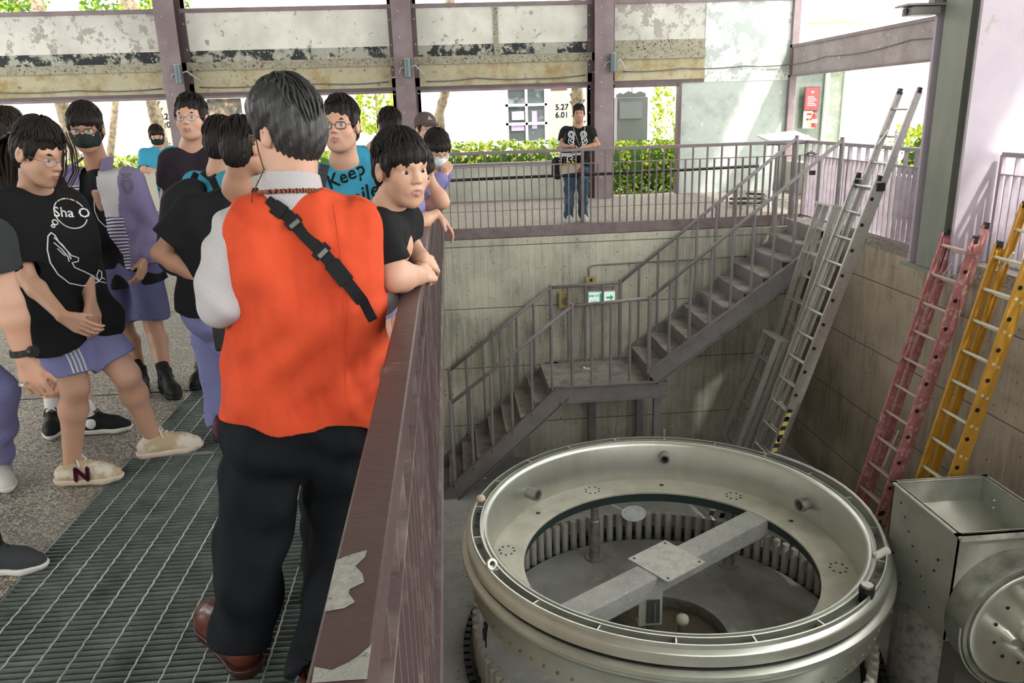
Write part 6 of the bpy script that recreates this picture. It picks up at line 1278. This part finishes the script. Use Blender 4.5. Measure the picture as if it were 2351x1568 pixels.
# ---------------- 14 sign holder across the pit
J = std(1.88, 11.62, 1.70, 182); J.update(head=PP(1329, 262, 11.60), neck=PP(1327, 292, 11.66), SR=PP(1298, 304, 11.66), SL=PP(1356, 304, 11.66), ER=PP(1288, 334, 11.55), WR=PP(1304, 336, 11.40), EL=PP(1372, 332, 11.55), WL=PP(1334, 340, 11.42))
b14 = build_person('person in a black tee and loose jeans standing behind the far railing with a sign', J, 'short', (-.12, -.98, -.05), 1.04, TEEB, 'trousers', JEANS, SK2, SHW, seed=51, hh=.007, h=.009, hem=.10, hd={'R': ((.7, -.3, .1), (0, 0, -1), (0, -1, 0), .7), 'L': ((-.8, -.2, -.1), (0, 0, -1), (0, -1, 0), .6)}, legkw={}, tee_kw=dict(loose=.03))
for i, (cx, m__) in enumerate(((1313, 1), (1341, -1))):
    snap_lines(b14[2], [circ(0, .08, .045, n=14), circ(0, .08, .025, n=10), [(-.035, .03), (-.05, -.02), (-.02, -.06), (.03, -.08), (.02, -.02), (.04, .03), (-.03, .0), (.03, -.05)], [(-.03, -.09), (.0, -.05), (.035, -.10)]], PP(cx, 322, 11.5), (m__, 0, 0), (0, 0, 1), (0, -1, 0), .006, 'figure_print', LINE, (), b14[2])
MB().tube([PP(1316, 292, 11.55), PP(1322, 310, 11.48), PP(1330, 335, 11.44), PP(1340, 312, 11.48), PP(1343, 292, 11.55)], .004, 5).build('lanyard', M('lanyard grey', (.45, .45, .48)), b14[0])
mesh_obj('shoulder_bag', Sdf(.01).cone(PP(1278, 372, 11.68), PP(1280, 398, 11.68), .075, .09, .03).mesh(), M('bag charcoal', (.04, .035, .04), .8), b14[0])
m_ = MB(); m_.tube([PP(1300, 293, 11.60), PP(1296, 320, 11.54), PP(1290, 350, 11.56)], .018, 6); m_.build('bag_strap', M('bag charcoal', (.04, .035, .04)), b14[0])
sg = thing('hand_sign', (1.75, 11.46, .9), 'white placard with black characters and a yellow wave held at the far railing', 'sign'); ys = 11.42
a, b, c, d = P(1282, 352, ys), P(1334, 350, ys), P(1339, 394, ys), P(1286, 401, ys)
MB().prism([a, b, c, d], (0, .008, 0)).build('board', M('placard white', (.74, .76, .80), .6), sg)
wv = [a.lerp(d, .55)+Vector((0, -.003, 0))]+[a.lerp(d, .55).lerp(b.lerp(c, .50), k/8)+Vector((0, -.003, .025*math.sin(PI*k/8)*1.4)) for k in range(1, 9)]
MB().prism([tuple(v) for v in wv]+[tuple(c+Vector((0, -.003, 0))), tuple(d+Vector((0, -.003, 0)))], (0, .001, 0)).build('yellow_wave', M('placard yellow', (.72, .58, .16), .6), sg)
wv2 = [v+Vector((0, -.002, -.06)) for v in wv]; MB().prism([tuple(v) for v in wv2]+[tuple(c+Vector((0, -.005, 0))), tuple(d+Vector((0, -.005, 0)))], (0, .001, 0)).build('pale_lower_band', M('placard pale', (.60, .56, .50), .6), sg)
g = MB(); put_text(g, '第5彈', .135, a.lerp(b, .50)+Vector((0, -.004, -.155)), (1, 0, .04), (0, 0, 1), bold=.004, off=.002); g.build('characters', INK, sg)
MB().prism([tuple(b.lerp(c, t)+Vector((dx, -.0065, 0))) for t, dx in ((.62, 0), (1, 0), (1, -.10))], (0, .001, 0)).build('red_corner', M('placard red', (.5, .06, .05)), sg)

# ---------------- 15, 16, 17, 18 at the left edge
J = std(-2.22, 4.28, 1.60, -160); J.update(head=PP(20, 308, 4.35), neck=PP(28, 372, 4.35), AR=PPZ(122, 950, .09), KR=PP(112, 840, 4.2), AL=PPZ(208, 960, .09), KL=PP(165, 840, 4.3))
build_person('person with tied dark hair mostly hidden behind the girl at the left edge', J, 'pony', (.2, .9, 0), 1.0, TEEB, 'shorts', LAV, SK1, SHBW, seed=53, hh=.006, h=.008, eyes=False, sockm=SOCKW, hmat=HAIRB, foot={'L': (.98, .05, 0), 'R': (.3, -.9, 0)})
J = std(-3.02, 6.0, 1.70, -20); J.update(head=PP(28, 292, 6.0))
build_person('person with brown hair seen from behind at the top left edge', J, 'short', (.2, .95, 0), 1.0, TEEC, 'shorts', LAV, SK1, SHB, seed=55, hh=.007, h=.010, eyes=False, hmat=M('hair light brown', (.06, .035, .022), .4))
J = std(-1.78, 2.42, 1.68, -100); J.update(SR=PP(-30, 560, 2.38), ER=PP(22, 695, 2.36), WR=PP(56, 822, 2.36), SL=PP(-120, 540, 2.75)); J['head'] = PP(-110, 330, 2.5); J['neck'] = PP(-100, 450, 2.5)
a_ = PPZ(100, 1290, 0.03); J['AR'] = V3(a_[0]-.20, a_[1], .09); J['KR'] = J['AR']+V3(-.06, -.08, .42); J['HR'] = V3(-1.84, 2.45, .93); J['HL'] = V3(-1.86, 2.62, .93); J['AL'] = V3(-2.1, 2.7, .09); J['KL'] = V3(-2.0, 2.66, .5)
b17 = build_person('person at the left edge with a black wristwatch, black sleeve and grey trainer', J, 'short', (1, .3, -.2), 1.0, M('charcoal tee', (.035, .038, .042), .9, bump=[(12, .4)]), 'trousers', M('black bottoms', (.02, .02, .022), .85), SK1, (M('grey trainer knit', (.05, .055, .06), .8, bump=[(60, .3)]), SHW[1], SHB[2]), seed=57, hh=.006, h=.006, slv=.55, arms=('R',), hd={'R': ((.12, .05, -1), (0, 1, 0), (.6, -.7, 0), .75)}, foot={'R': (1, .0, 0), 'L': (1, .0, 0)}, eyes=False, tee_kw=dict(slr=.078))
d = unit(J['WR']-J['ER']); wp = J['WR']-d*.02; wt = thing('wristwatch', tuple(wp), 'black wristwatch on the bare arm at the left edge', 'watch')
MB().lathe([(.031, -.010), (.0345, -.010), (.0345, .010), (.031, .010)], wp, 28, axis=tuple(d)).build('strap', DARK, wt, smooth='auto'); n_ = unit(np.cross(d, V3(-.3, -1, 0))); n_ = n_ if n_[0] > 0 else -n_
MB().cyl(wp+n_*.031, wp+n_*.043, .018, 18).build('case', DARK, wt, smooth='auto')
hm = J['WR']+d*.075+V3(-.012, -.022, 0); MB().lathe([(.0095, -.004), (.0115, -.004), (.0115, .004), (.0095, .004)], hm, 16, axis=tuple(d)).build('finger_ring', STEEL, b17[0])
J = std(-2.30, 3.45, 1.66, -120); J.update(AR=PPZ(-8, 1062, .09)); J['KR'] = PP(0, 900, 3.4)
build_person('person with lavender trousers and a white shoe cut off by the left edge', J, 'short', (1, -.2, 0), 1.0, TEEC, 'trousers', LAV, SK1, SHW, seed=59, hh=.009, h=.010, eyes=False, foot={'R': (.6, -.8, 0)}, arms=())
